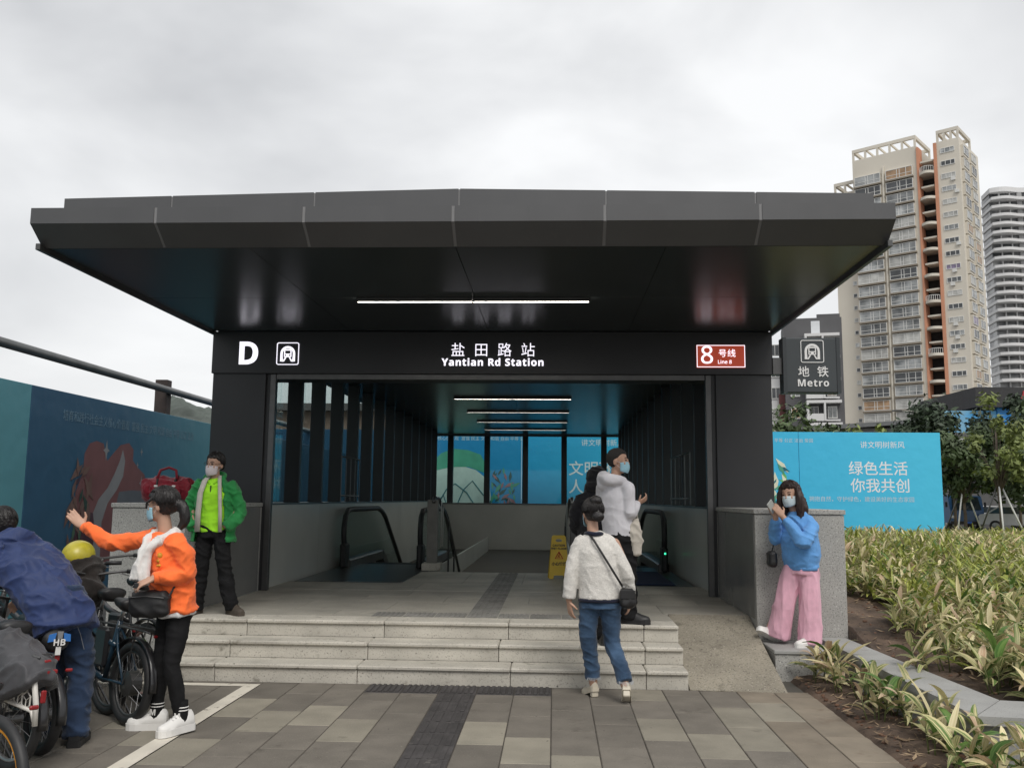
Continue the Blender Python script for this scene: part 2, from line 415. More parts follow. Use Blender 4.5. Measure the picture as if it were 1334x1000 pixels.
# fascia: sloping lower strip + upright strip in six panels, seams between
def fpanel(xa, xb, name='fascia_panel'):
    b = MB(); P = [(7.21, ZS), (7.0, 3.835), (7.0, 3.968), (7.12, 3.985), (7.12, 3.85), (7.24, ZS + .03)]
    n = len(P); V = [(xa, y, z) for y, z in P] + [(xb, y, z) for y, z in P]
    b.add(V, [tuple(range(n)), tuple(range(n, 2 * n))[::-1]] + [(i, i + n, (i + 1) % n + n, (i + 1) % n) for i in range(n)])
    return eb(b, name, FASC)
fx = [-3.555, -2.48, -1.235, 0, 1.235, 2.48, 3.555]
for a, c in zip(fx, fx[1:]): fpanel(a + .013, c - .013)
for x in fx[1:-1]:
    b = MB(); P = [(7.216, ZS + .004), (7.008, 3.835), (7.008, 3.966), (7.1, 3.978), (7.1, 3.9)]
    V = [(x - .013, y, z) for y, z in P] + [(x + .013, y, z) for y, z in P]; n = len(P)
    b.add(V, [tuple(range(n)), tuple(range(n, 2 * n))[::-1]] + [(i, i + n, (i + 1) % n + n, (i + 1) % n) for i in range(n)]); eb(b, 'seam', SEAM)
# side fascias (same section, both flanks)
for s in (-1, 1):
    ysd = [7.25, 8.3, 9.6, 10.9, 12.2, 14.8, 17.4, 20, 22.6, 25.2, 28.95]
    for a, c in zip(ysd, ysd[1:]):
        b = MB(); P = [(3.505, ZS + .021), (3.54, 3.80), (3.54, 3.968), (3.45, 3.985), (3.45, 3.72)]; n = len(P)
        V = [(s * x, a + (.0 if a > 7 else .002), z) for x, z in P] + [(s * x, c - .008, z) for x, z in P]
        b.add(V, [tuple(range(n)), tuple(range(n, 2 * n))[::-1]] + [(i, i + n, (i + 1) % n + n, (i + 1) % n) for i in range(n)]); eb(b, 'side_fascia', FASC)
# upper set-back parapet rising to a low ridge in the middle
ux = [-3.62, -2.62, -1.32, -.02, 1.28, 2.58, 3.60]
def uz(x): return 4.325 - .068 * abs(x + .02) / 3.6
for a, c in zip(ux, ux[1:]):
    b = MB(); a2, c2 = a + .008, c - .008
    b.add([(a2, 7.6, 3.9), (c2, 7.6, 3.9), (c2, 7.6, uz(c2)), (a2, 7.6, uz(a2)), (a2, 7.7, 3.9), (c2, 7.7, 3.9), (c2, 7.7, uz(c2)), (a2, 7.7, uz(a2))],
          [(0, 1, 2, 3), (5, 4, 7, 6), (3, 2, 6, 7), (4, 0, 3, 7), (1, 5, 6, 2), (0, 4, 5, 1)]); eb(b, 'parapet_panel', FASC)
for x in ux[1:-1]:
    b = MB(); b.box((x - .008, 7.608, 3.9), (x + .008, 7.68, uz(x) - .004)); eb(b, 'seam', SEAM)
b = MB()
b.add([(-3.6, 7.701, uz(-3.6) - .01), (-.02, 7.701, 4.31), (3.58, 7.701, uz(3.58) - .01), (-3.6, 28.9, uz(-3.6) - .01), (-.02, 28.9, 4.31), (3.58, 28.9, uz(3.58) - .01)], [(0, 1, 4, 3), (1, 2, 5, 4)])
b.box((-3.45, 7.13, 3.90), (3.45, 7.6, 3.93)); b.box((-3.6, 7.71, 3.9), (-3.55, 28.9, 4.24)); b.box((3.53, 7.71, 3.9), (3.58, 28.9, 4.24)); b.box((-3.44, 10.99, 3.72), (3.44, 28.85, 3.74))
eb(b, 'roof_deck', FASC)
# hall ceiling, side walls, fins, back wall
for k in range(9):
    y0 = 11.93 + k * 1.9; y1 = min(y0 + 1.9, 28.8)
    for a, c in ((-3.18, 0), (0, 3.18)):
        b = MB(); b.box((a + .003, y0 + .003, 3.66), (c - .003, y1 - .003, 3.69)); eb(b, 'ceiling_panel', SOFF)
for s in (-1, 1):
    y = 11.31; k = 0
    while y < 28.7:
        y1 = min(y + 2.48, 28.75)
        b = MB(); x0, x1 = sorted((s * 2.80, s * 3.2)); b.box((x0, y + .003, -4), (x1, y1 - .003, 1.49)); p = eb(b, 'wall_panel', PANEL)
        y = y1
    b = MB(); x0, x1 = sorted((s * 2.79, s * 3.22)); b.box((x0, 11.31, 1.491), (x1, 28.75, 1.515)); eb(b, 'wall_cap', DSTEEL)
    y = 11.36
    while y < 28.5:
        b = MB(); x0, x1 = sorted((s * 2.80, s * 3.01)); b.bbox((x0, y, 1.516), (x1, y + .10, 3.658), .004); f = eb(b, 'fin', BLACK)
        if s < 0 or y < 14:
            b = MB(); xe = s * 2.797; b.box((min(xe, xe + s * .006), y + .035 - 11, 1.52), (max(xe, xe + s * .006), y + .05 - 11, 3.65)); b.build('edge_strip', DSTEEL, f)
        b = MB(); x0, x1 = sorted((s * 3.12, s * 3.13)); b.box((x0, y + .05, 1.516), (x1, min(y + 1.24 + .045, 28.7), 3.658)); eb(b, 'glass_pane', GLASSD)
        y += 1.24
for s in (-1, 1):     # hinged service hatch grilles on the side glazing
    b = MB(); y0, y1 = (15.0, 16.4) if s < 0 else (12.9, 15.0)
    for z in (1.62, 2.28): b.tube([(s * 2.77, y0, z), (s * 2.77, y1, z)], .014, 6)
    for i in range(5): yy = y0 + (y1 - y0) * i / 4; b.tube([(s * 2.77, yy, 1.53), (s * 2.77, yy, 2.28)], .010, 6)
    eb(b, 'guard_rail', DSTEEL)
b = MB(); b.box((-3.2, 28.8, -4), (3.2, 29.0, 1.41)); eb(b, 'back_wall', PANEL)
b = MB(); b.box((-3.2, 28.78, 1.412), (3.2, 29.02, 1.45)); b.box((-3.2, 28.78, 3.60), (3.2, 29.02, 3.659)); eb(b, 'back_sill', DSTEEL)
mxs = [-3.12, -2.53, -1.34, -.1, 1.15, 2.43, 3.12]
for x in mxs:
    b = MB(); b.bbox((x - .09, 28.79, 1.452), (x + .09, 29.0, 3.598), .004); eb(b, 'mullion', BLACK)
for a, c in zip(mxs, mxs[1:]):
    b = MB(); b.box((a + .091, 28.9, 1.452), (c - .091, 28.91, 3.598)); eb(b, 'back_pane', GLASS)
# strip lights (outer soffit + four in the hall)
for y, lx in ((9.12, 1.22), (18.14, 1.21), (20.98, 1.21), (23.68, 1.21), (26.37, 1.21)):
    zc = ZS if y < 11 else 3.66
    o = thing('strip_light', 'x', 'strip light', (-.03, y, zc - .04), group='ceiling strip lights')
    for a, c in ((-lx, -.004), (.004, lx)):
        b = MB(); b.bbox((a, -.03, .012), (c, .03, .039), .003); b.box((a, -.0305, -.006), (c, -.0245, .0119)); b.box((a, .0245, -.006), (c, .0305, .0119)); q = b.build('housing', DSTEEL, o)  # side lips added to shield the soffit from the tube's light
        b = MB(); b.bbox((a + .006, -.020, -.002), (c - .006, .020, .0115), .004); b.build('diffuser', LITT, o)
    o['label'] = {9.12: 'long lit strip light under the outer canopy, above the station name', 18.14: 'lit ceiling strip light inside the hall, longest and nearest of four',
                  20.98: 'second lit strip light from the doorway inside the hall', 23.68: 'third lit strip light from the doorway inside the hall',
                  26.37: 'farthest and shortest lit strip light on the hall ceiling'}[y]

# ------------------------------------------------------------------ signs on the band
YB = 10.985
def metro_logo(parent, c, w, m, y):
    """tunnel arch with a front-on train, inside a rounded square outline; facing -y"""
    cx, cz = c; k = w / 2
    def ring(outer, inner, d=.006):
        b = MB(); n = len(outer); V = [(x, y, z) for x, z in outer] + [(x, y, z) for x, z in inner] + [(x, y - d, z) for x, z in outer] + [(x, y - d, z) for x, z in inner]
        F = []
        for i in range(n):
            j = (i + 1) % n
            F += [(2 * n + i, 2 * n + j, 3 * n + j, 3 * n + i), (i, j, 2 * n + j, 2 * n + i), (n + i, n + j, 3 * n + j, 3 * n + i)]
        return b.add(V, F)
    def rsq(h, r):
        P = []
        for q, (sx, sz) in enumerate(((1, 1), (-1, 1), (-1, -1), (1, -1))):
            for i in range(5):
                a = q * math.pi / 2 + i * math.pi / 8
                P.append((cx + sx * (h - r) + r * math.cos(a), cz + sz * (h - r) + r * math.sin(a)))
        return P
    fr = ring(rsq(k, .18 * k), rsq(k * .935, .13 * k)).build('logo_frame', m, parent, off=Vector(parent.location) if parent.parent is None else None)
    # arch as a strip
    b = MB(); pts = []
    path = [(-.66, -.70), (-.66, -.2)] + [(.66 * math.cos(math.pi - a * math.pi / 10) , .02 + .66 * math.sin(a * math.pi / 10)) for a in range(11)] + [(.66, -.2), (.66, -.70)]
    inn = [(-.42, -.70), (-.46, -.2)] + [(.46 * math.cos(math.pi - a * math.pi / 10), .02 + .46 * math.sin(a * math.pi / 10)) for a in range(11)] + [(.46, -.2), (.42, -.70)]
    n = len(path)
    V = [(cx + x * k, y - .006, cz + z * k) for x, z in path] + [(cx + x * k, y - .006, cz + z * k) for x, z in inn]
    V += [(p[0], y, p[2]) for p in V]
    F = [(i, n + i, n + i + 1, i + 1) for i in range(n - 1)] + [(i, i + 1, 2 * n + i + 1, 2 * n + i) for i in range(n - 1)] + [(n + i + 1, n + i, 3 * n + i, 3 * n + i + 1) for i in range(n - 1)]
    b.add(V, F); b.build('logo_arch', m, parent, off=Vector(parent.location) if parent.parent is None else None)
    b = MB()
    def rect(x0, z0, x1, z1): b.box((cx + x0 * k, y - .006, cz + z0 * k), (cx + x1 * k, y - .0005, cz + z1 * k))
    rect(-.33, .28, .33, .40); rect(-.33, .0, -.24, .28); rect(.24, .0, .33, .28); rect(-.33, -.30, .33, 0.0)
    for sx in (-1, 1):
        b.prism([(cx + sx * .10 * k, 0), (cx + sx * .22 * k, 0), (cx + sx * .46 * k, 1), (cx + sx * .32 * k, 1)] if sx > 0 else [(cx + sx * .22 * k, 0), (cx + sx * .10 * k, 0), (cx + sx * .32 * k, 1), (cx + sx * .46 * k, 1)], 0, .006,
                M=Matrix(((1, 0, 0, 0), (0, 0, -1, y), (0, -.38 * k, 0, cz - .32 * k), (0, 0, 0, 1))))
    b.build('logo_train', m, parent, off=Vector(parent.location) if parent.parent is None else None)
    b = MB()
    for sx in (-1, 1): b.sphere((cx + sx * .19 * k, y - .0062, cz - .15 * k), (.07 * k, .002, .07 * k), 10, 6)
    b.build('logo_headlamp', BLACK, parent, off=Vector(parent.location) if parent.parent is None else None)

s1 = thing('exit_letter', 'lit white letter D on the dark band, far left of the signs', 'letter sign', (-3.05, YB, 3.375))
o = text('letter', sans('D'), .40, (0, 0, 0), FRONT, LITW, s1, bold=.002)
s2 = thing('metro_logo', 'small lit metro logo of train in tunnel beside the letter D', 'logo sign', (-2.54, YB, 3.39))
metro_logo(s2, (-2.54, 3.39), .285, LITW, YB)
s3 = thing('station_name', 'lit white station name in Chinese and English at the centre of the band', 'name sign', (.06, YB, 3.385))
for i, ch in enumerate('盐田路站'):
    text('character', ch, .185, (-.44 + i * .293, 0, .045), FRONT, LITW, s3, bold=-.001)
text('latin_text', sans('Yantian Rd Station'), .126, (0, 0, -.105), FRONT, LITW, s3, bold=.001, space=1.1)
s4 = thing('line_plate', 'red lit plate for line 8 at the right end of the band', 'line sign', (2.88, YB, 3.365))
b = MB(); b.bbox((-.30, -.02, -.145), (.30, 0.0, .145), .012); b.build('plate', LITR, s4)
b = MB()
for a, c in (((-.295, -.024, .13), (.295, -.021, .138)), ((-.295, -.024, -.138), (.295, -.021, -.13)), ((-.295, -.024, -.1295), (-.287, -.021, .1295)), ((.287, -.024, -.1295), (.295, -.021, .1295))): b.box(a, c)
b.build('border', LITW, s4)
text('numeral', sans('8', False), .30, (-.17, -.024, 0), FRONT, LITW, s4, bold=.001)
text('character', '号', .105, (.02, -.024, .03), FRONT, LITW, s4); text('character', '线', .105, (.13, -.024, .03), FRONT, LITW, s4)
text('latin_text', sans('Line 8', False), .062, (.045, -.024, -.075), FRONT, LITW, s4)

# projecting metro sign box right of the pier
WHITE = mat('sign_white', (.8, .8, .8), .5, var=.02)
sg = thing('metro_sign', 'dark grey projecting metro sign box with white logo right of the pier', 'metro sign', (3.97, 10.95, 3.25))
b = MB(); b.bbox((-.34, -.02, -.34), (.34, .16, .34), .012); b.build('box', mat('sign_charcoal', (.042, .05, .055), .4, var=.06, vscale=2), sg)
b = MB(); b.box((-.345, -.028, -.342), (-.30, .162, .342)); b.build('end_cap', mat('sign_edge', (.03, .036, .04), .35, var=.05), sg)
b = MB(); b.box((.30, -.028, -.342), (.345, .162, .342)); b.build('end_cap', _M['sign_edge'], sg)
b = MB(); b.bbox((-.46, .02, -.11), (-.341, .13, .10), .004); b.build('bracket', DSTEEL, sg)
metro_logo(sg, (3.98, 3.42), .28, WHITE, 10.927)
text('character', '地', .14, (-.10, -.024, -.09), FRONT, WHITE, sg, bold=.001); text('character', '铁', .14, (.13, -.024, -.09), FRONT, WHITE, sg, bold=.001)
text('latin_text', sans('Metro'), .12, (.01, -.024, -.225), FRONT, WHITE, sg, bold=.0, space=1.1)

# ------------------------------------------------------------------ escalators, posts, wet floor sign
def escalator(sx, label):
    e = thing('escalator', label, 'escalator', (sx * 1.98, 12.3, .45), group='escalators')
    b = MB(); b.bbox((-.74, 0, -.06), (.74, 3.3, .004), .003); b.build('landing_plate', mat('esc_plate', (.06, .065, .068), .3, metal=.6, var=.15, vscale=6), e)
    for i in range(14):
        b = MB(); yy = 3.3 + i * .4; zz = -.02 - max(0, i - 1) * .2
        b.bbox((-.52, yy, zz - .22), (.52, yy + .4, zz), .004); b.build('step', RUB, e)
    for sd in (-1, 1):
        x = sd * .63
        # glass balustrade
        top = [(2.4, .42), (2.3, .62), (2.4, .82), (2.62, .93), (5.2, .92), (5.9, .74), (9.2, -1.0)]
        P = [(2.55, .12), (2.42, .42), (2.36, .62), (2.45, .80), (2.64, .90), (5.2, .89), (5.9, .71), (9.2, -1.03), (9.2, -1.7), (5.9, -.1), (5.2, .12)]
        b = MB(); n = len(P); V = [(x - .006, y, z) for y, z in P] + [(x + .006, y, z) for y, z in P]
        b.add(V, [tuple(range(n)), tuple(range(n, 2 * n))[::-1]] + [(i, (i + 1) % n, n + (i + 1) % n, n + i) for i in range(n)]); b.build('balustrade_glass', GLASSD, e)
        b = MB(); b.tube([(x, 2.62, .10), (x, 2.44, .28), (x, 2.36, .5), (x, 2.36, .66), (x, 2.44, .84), (x, 2.62, .935), (x, 3.0, .945), (x, 5.2, .94), (x, 5.6, .87), (x, 5.95, .76), (x, 9.2, -.97)], .045, 8)
        b.build('handrail', RUB, e, True)
        b = MB(); b.bbox((x - .09, 2.5, -.05), (x + .09, 5.4, .13), .02); b.add([(x - .09, 5.4, -.05), (x + .09, 5.4, -.05), (x + .09, 9.2, -1.9), (x - .09, 9.2, -1.9), (x - .09, 5.4, .13), (x + .09, 5.4, .13), (x + .09, 9.2, -1.7), (x - .09, 9.2, -1.7)], [(0, 3, 2, 1), (4, 5, 6, 7), (0, 1, 5, 4), (1, 2, 6, 5), (2, 3, 7, 6), (3, 0, 4, 7)])
        b.build('skirt', DSTEEL, e)
        b = MB(); b.bbox((x - .05, 2.30, 0), (x + .05, 2.62, .40), .03); b.build('newel', RUB, e)
    return e
escalator(-1, 'black-railed escalator on the left side of the hall')
e2 = escalator(1, 'black-railed escalator on the right side, beyond the man in white')
LEDG = mat('led_green', (.05, .9, .4), .4, var=0, emis=1.5)
for x in (-.63, .63):
    b = MB(); b.sphere((x, 2.285, .3), .016, 8, 6); b.build('indicator_lamp', LEDG, e2)
blue_mat = MB(); blue_mat.bbox((-.5, -.02, .006), (.5, 2.2, .016), .004)
o = blue_mat.build('floor_mat', mat('blue_mat', (.008, .02, .07), .9, var=.2, vscale=12, bump=.3)); o.location = (1.98, 12.4, .45)
tag(o, 'dark blue mat on the floor before the right escalator', 'floor mat')
POST = mat('stone_post', (.17, .165, .15), .6, var=.12, vscale=8)
for s, lab in ((-1, 'stone-faced end post of the stair handrail left of the stairs'), (1, 'dark end post of the stair handrail right of the stairs')):
    x = -1.12 if s < 0 else 1.14
    t = thing('handrail_post', lab, 'post', (x, 14.45, .45))
    b = MB(); b.bbox((-.15, -.14, 0), (.15, .16, .12), .01); b.build('plinth_block', STEP if s < 0 else DSTEEL, t)
    w = .085 if s < 0 else .05
    b = MB(); b.bbox((-w, -.06, .121), (w, .08, 1.12), .006); b.build('shaft', POST if s < 0 else DSTEEL, t)
    b = MB(); b.tube([(-s * .02, -.1, 1.08), (-s * .02, -.02, 1.16), (-s * .06, .25, 1.14), (-s * .10, 1.2, .75), (-s * .12, 6.5, -1.95)], .026, 8); b.build('handrail', STEEL if s > 0 else DSTEEL, t, True)
    b = MB()
    for i in range(5): b.tube([(-s * .11, 1.3 + i * .9, -.55 - i * .46), (-s * .11, 1.3 + i * .9, .69 - i * .46)], .016, 6)
    b.build('baluster', DSTEEL, t)
    b = MB(); b.tube([(-s * .10, .5, .35), (-s * .10, .5, 1.0)], .012, 6); b.tube([(-s * .10, .28, .35), (-s * .10, .28, 1.09)], .012, 6); b.build('guard_bar', STEEL, t)
# wet-floor A-board
YEL = mat('sign_yellow', (.62, .42, .02), .45, var=.08, vscale=4)
INK = mat('ink_black', (.02, .02, .02), .6, var=0); INKR = mat('ink_red', (.45, .03, .02), .6, var=0)
wf = thing('wet_floor_sign', 'yellow caution wet floor board standing on the landing by the stairs', 'warning sign', (.90, 13.31, .45), rz=R(6))
for s in (-1, 1):
    b = MB(); M = Matrix.Rotation(s * R(9), 4, 'X') @ Matrix.Translation((0, 0, 0))
    M = Matrix.Translation((0, s * .10, 0)) @ Matrix.Rotation(s * R(9.2), 4, 'X')
    P = [(-.15, 0), (-.09, 0), (-.075, .05), (.075, .05), (.09, 0), (.15, 0), (.105, .60), (.085, .63), (-.085, .63), (-.105, .60)]
    b.prism(P, -.008, .008, M=M @ Matrix.Rotation(R(90), 4, 'X')); b.build('board', YEL, wf)
TB = (R(90) - R(9.2), 0, 0)
def wl(s, size, z, m=INK, bold=.001): return text('print', s, size, (0, -.1095 + (z) * math.tan(R(9.2)), z), TB, m, wf, ext=.001, bold=bold)
wl(sans('CAUTION'), .04, .475); wl(sans('WET FLOOR'), .04, .43); wl('小心地滑', .055, .21, bold=.002)
b = MB(); 
for i in range(3):
    a = math.pi / 2 + i * 2 * math.pi / 3; c = math.pi / 2 + (i + 1) * 2 * math.pi / 3
    b.tube([(.066 * math.cos(a), 0, .32 + .066 * math.sin(a)), (.066 * math.cos(c), 0, .32 + .066 * math.sin(c))], .006, 6)
b.tube([(.01, 0, .355), (-.005, 0, .325), (.015, 0, .305)], .007, 6); b.tube([(-.005, 0, .325), (-.02, 0, .30)], .006, 6); b.sphere((.0, 0, .37), .008, 6, 5)
q = b.build('warning_triangle', INKR, wf); q.location = (0, -.1095 + .32 * math.tan(R(9.2)), 0)
b = MB(); b.sphere((0, 0, .545), (.05, .006, .026), 12, 6); q = b.build('emblem', mat('emblem_grey', (.25, .25, .2), .5, var=.1), wf); q.location = (0, -.107 + .545 * math.tan(R(9.2)), 0)

# ------------------------------------------------------------------ hoardings with printed posters
def ramp_print(name, axis, stops, rough=.45):
    """printed poster whose ink runs from one blue to another along the sheet (object coordinate)"""
    m = bpy.data.materials.new(name); m.use_nodes = True; t = m.node_tree; N = t.nodes.new; k = t.links.new; b = t.nodes['Principled BSDF']
    b.inputs['Roughness'].default_value = rough; b.inputs['Specular IOR Level'].default_value = .35
    c = N('ShaderNodeTexCoord'); s = N('ShaderNodeSeparateXYZ'); k(c.outputs['Object'], s.inputs[0])
    r = N('ShaderNodeMapRange'); lo, hi = stops[0][0], stops[-1][0]; r.inputs[1].default_value = lo; r.inputs[2].default_value = hi; k(s.outputs[axis], r.inputs[0])
    nz = N('ShaderNodeTexNoise'); nz.inputs['Scale'].default_value = .9; nz.inputs['Detail'].default_value = 6; k(c.outputs['Object'], nz.inputs['Vector'])
    ad = N('ShaderNodeMath'); ad.operation = 'MULTIPLY_ADD'; ad.inputs[1].default_value = .12; k(nz.outputs['Fac'], ad.inputs[0]); k(r.outputs[0], ad.inputs[2])
    cr = N('ShaderNodeValToRGB'); k(ad.outputs[0], cr.inputs[0])
    while len(cr.color_ramp.elements) < len(stops): cr.color_ramp.elements.new(.5)
    for e, (p, col) in zip(cr.color_ramp.elements, stops): e.position = .06 + .94 * (p - lo) / (hi - lo); e.color = (*col, 1)
    k(cr.outputs[0], b.inputs['Base Color'])
    bz = N('ShaderNodeTexNoise'); bz.inputs['Scale'].default_value = 2.2; k(c.outputs['Object'], bz.inputs['Vector']); bp = N('ShaderNodeBump'); bp.inputs['Strength'].default_value = .5; bp.inputs['Distance'].default_value = .03
    k(bz.outputs['Fac'], bp.inputs['Height']); k(bp.outputs[0], b.inputs['Normal'])
    return m
def ink(name, rgb): return mat('ink_' + name, srgb(*rgb), .55, var=.10, vscale=3)
HX = -6.2
hl = thing('hoarding', 'long dark blue printed site hoarding behind the bicycles, left of the entrance', 'hoarding', (HX, 14.5, 0))
def hb(y0, y1, m):
    b = MB(); b.bbox((-.05, y0 - 14.5 + .004, .0), (0, y1 - 14.5 - .004, 3.06), .004); return b.build('panel', m, hl)
hb(2.0, 6.8, ramp_print('print_teal_a', 'Y', [(-12, srgb(100, 158, 168)), (-3, srgb(88, 144, 156))]))
hb(6.8, 11.6, ramp_print('print_teal', 'Y', [(-8, srgb(98, 154, 164)), (-3, srgb(88, 144, 156))]))
hb(11.6, 18.0, ramp_print('print_navy', 'Y', [(-3, srgb(48, 84, 112)), (0, srgb(50, 88, 114)), (3.5, srgb(74, 124, 138))]))
hb(18.0, 24.4, ramp_print('print_navy_b', 'Y', [(3.4, srgb(66, 104, 122)), (10, srgb(40, 74, 100))]))
hb(24.4, 30.9, ramp_print('print_navy_c', 'Y', [(9, srgb(36, 70, 98)), (17, srgb(52, 92, 114))]))
def art_l(name, L, m, d):     # printed shape on the left hoarding (faces +x)
    b = MB(); b.add([(d, y - 14.5, z) for y, z in L], [tuple(range(len(L)))]); return b.build(name, m, hl)
red = ink('coral', (108, 72, 74)); cream = ink('cream', (124, 126, 130)); maroon = ink('maroon', (66, 42, 54)); grey = ink('greyblue', (84, 90, 98)); leafi = ink('tan', (104, 82, 76)); grn = ink('leafgreen', (66, 92, 76)); grn2 = ink('leafdark', (40, 66, 60))
art_l('print_hill', [(12.89, .5), (12.88, 1.64), (13.05, 1.93), (13.06, 2.21), (13.19, 2.37), (13.39, 2.42), (13.61, 2.39), (13.7, 2.22), (13.76, 2.13), (13.94, 2.26), (14.15, 2.4), (14.44, 2.45), (14.61, 2.35), (14.61, 2.17), (14.82, 2.05), (15.06, 1.95), (15.22, 1.66), (15.2, .5)], red, .002)
art_l('print_river', [(14.24, 2.33), (14.34, 2.15), (14.3, 1.9), (14.12, 1.68), (13.85, 1.47), (13.7, 1.18), (13.72, .5), (13.34, .5), (13.4, 1.3), (13.56, 1.53), (13.82, 1.71), (14.03, 1.96), (14.16, 2.15)], cream, .004)
art_l('print_cloud', [(14.15, 1.51), (14.2, 1.65), (14.65, 1.68), (15.31, 1.66), (15.48, 1.46), (15.6, .5), (14.1, .5)], grey, .003)
art_l('print_shrub', [(12.95, .5), (13.0, 1.08), (13.2, 1.36), (13.42, 1.32), (13.5, 1.06), (13.45, .5)], maroon, .005)
for (yc, zc, r) in ((13.70, 2.29, .17), (14.9, 2.33, .08), (14.78, 2.10, .06), (14.95, 1.80, .13)):
    art_l('print_star', [(yc + r * (1 if i % 2 == 0 else .28) * (.6 if i % 4 == 0 else 1) * math.cos(i * math.pi / 4), zc + r * (1 if i % 2 == 0 else .28) * math.sin(i * math.pi / 4)) for i in range(8)], cream, .006)
rng = random.Random(4)
for i in range(26):
    yc = 12.72 + rng.random() * .55; zc = .9 + rng.random() * 1.2 - abs(yc - 13.0) * .8; a = rng.uniform(.6, 2.4); l = rng.uniform(.12, .26); w = l * .3
    art_l('print_leaf', [(yc + l * math.cos(a), zc + l * math.sin(a)), (yc + w * math.cos(a + 1.57), zc + w * math.sin(a + 1.57)), (yc - l * math.cos(a), zc - l * math.sin(a)), (yc - w * math.cos(a + 1.57), zc - w * math.sin(a + 1.57))], rng.choice([leafi, leafi, leafi, grn, grn2, maroon]), .0065 + i * .0003)
pal = ink('pale', (92, 120, 138))
text('print_text', '培育和践行社会主义核心价值观  富强 民主 文明 和谐 自由 平等 公正 法治', .175, (.003, -2.1, 2.72), (R(90), 0, R(90)), pal, hl, align='LEFT', ext=.001, sx=.82)

FY = 31.0
hr = thing('hoarding', 'bright blue printed site hoarding standing behind the entrance and shrubs', 'hoarding', (4.5, FY, 0))
def hb2(x0, x1, m):
    b = MB(); b.bbox((x0 - 4.5 + .006, 0, 0), (x1 - 4.5 - .006, .08, 3.96), .006); return b.build('panel', m, hr)
bl = [(-2, srgb(30, 118, 165)), (4, srgb(44, 150, 192)), (9.5, srgb(66, 172, 205))]
hb2(4.45, 9.2, ramp_print('print_blue', 'X', [(-.1, srgb(48, 166, 214)), (9.5, srgb(74, 190, 224))]))
hb2(9.2, 13.97, ramp_print('print_blue2', 'X', [(-.1, srgb(48, 166, 214)), (9.5, srgb(74, 190, 224))]))
hb2(-.3, 4.45, ramp_print('print_blue3', 'X', [(-4.8, srgb(46, 156, 206)), (0, srgb(66, 180, 218))]))
hb2(-5.05, -.3, ramp_print('print_blue4', 'X', [(-9.6, srgb(28, 112, 166)), (-4.8, srgb(40, 140, 190))]))
hb2(-12, -5.05, ramp_print('print_blue5', 'X', [(-17, srgb(26, 62, 92)), (-9.6, srgb(34, 84, 116))]))
WI = mat('ink_white', (.72, .76, .78), .5, var=.03)
PW = mat('ink_palewhite', (.5, .62, .68), .5, var=.03)
def tx(s, size, x, z, m=WI, al='LEFT', bold=0., sp=1.): return text('print_text', s, size, (x - 4.5, -.003, z), FRONT, m, hr, align=al, ext=.001, bold=bold, space=sp)
tx('讲文明树新风', .25, 11.27, 3.52); tx('绿色生活', .5, 10.85, 2.70, bold=.004); tx('你我共创', .5, 10.90, 2.12, bold=.004); tx('拥抱自然，守护绿色，建设美好的生态家园', .185, 9.50, 1.68, PW)
tx('文明 和谐 自由 平等 公正 法治 爱国', .15, 7.35, 3.66, PW)
tx('讲文明树新风', .25, 1.76, 3.53); tx('文明环境', .52, 1.33, 2.62, bold=.004); tx('人人共享', .52, 1.33, 2.00, bold=.004)
tx('培育和践行社会主义核心价值观  富强 民主 文明 和谐 自由 平等 公正', .15, -4.6, 3.66, PW)
def art_b(name, L, m, d):
    b = MB(); b.add([(x - 4.5, -d, z) for x, z in L], [tuple(range(len(L)))[::-1]]); return b.build(name, m, hr)
hw = ink('hillwhite', (178, 196, 190)); hg = ink('hillgreen', (70, 150, 125)); ln = ink('lineteal', (52, 110, 118)); dl = ink('darkleaf', (40, 84, 86)); pk = ink('pinkleaf', (150, 110, 118))
art_b('print_hill', [(-3.6, .8), (-3.5, 2.56), (-3.1, 2.78), (-2.42, 2.73), (-1.88, 2.57), (-1.45, 2.23), (-1.2, .8)], hw, .002)
art_b('print_crown', [(-3.75, 2.5), (-3.55, 2.72), (-3.1, 3.15), (-2.7, 3.31), (-2.16, 3.26), (-1.73, 3.11), (-1.51, 2.73), (-1.35, 2.52), (-1.56, 2.47), (-2.15, 2.68), (-2.74, 2.67), (-3.23, 2.56), (-3.44, 2.5)], hg, .004)
b = MB()
for P in ([(-3.3, 1.2), (-2.9, 1.9), (-2.6, 2.1), (-2.2, 1.8), (-1.8, 1.2)], [(-2.6, 1.2), (-2.3, 1.9), (-2.0, 2.2), (-1.6, 1.7)], [(-3.6, 1.5), (-3.4, 1.8), (-3.2, 1.5), (-3.0, 1.7), (-2.9, 1.4)]):
    b.tube([(x - 4.5, -.006, z) for x, z in P], .02, 4)
b.build('print_contour', ln, hr)
rng = random.Random(9)
for i in range(34):
    x = rng.uniform(-1.35, -.5); z = rng.uniform(1.35, 2.6); a = rng.uniform(.4, 2.6); l = rng.uniform(.12, .22); w = l * .3
    art_b('print_leaf', [(x + l * math.cos(a), z + l * math.sin(a)), (x + w * math.cos(a + 1.57), z + w * math.sin(a + 1.57)), (x - l * math.cos(a), z - l * math.sin(a)), (x - w * math.cos(a + 1.57), z - w * math.sin(a + 1.57))], rng.choice([dl, dl, hg, pk]), .006 + i * .0003)
bl_ = ink('paleleaf', (210, 214, 190)); gl_ = ink('limeleaf', (96, 170, 96)); td_ = ink('teal_dark', (22, 96, 110))
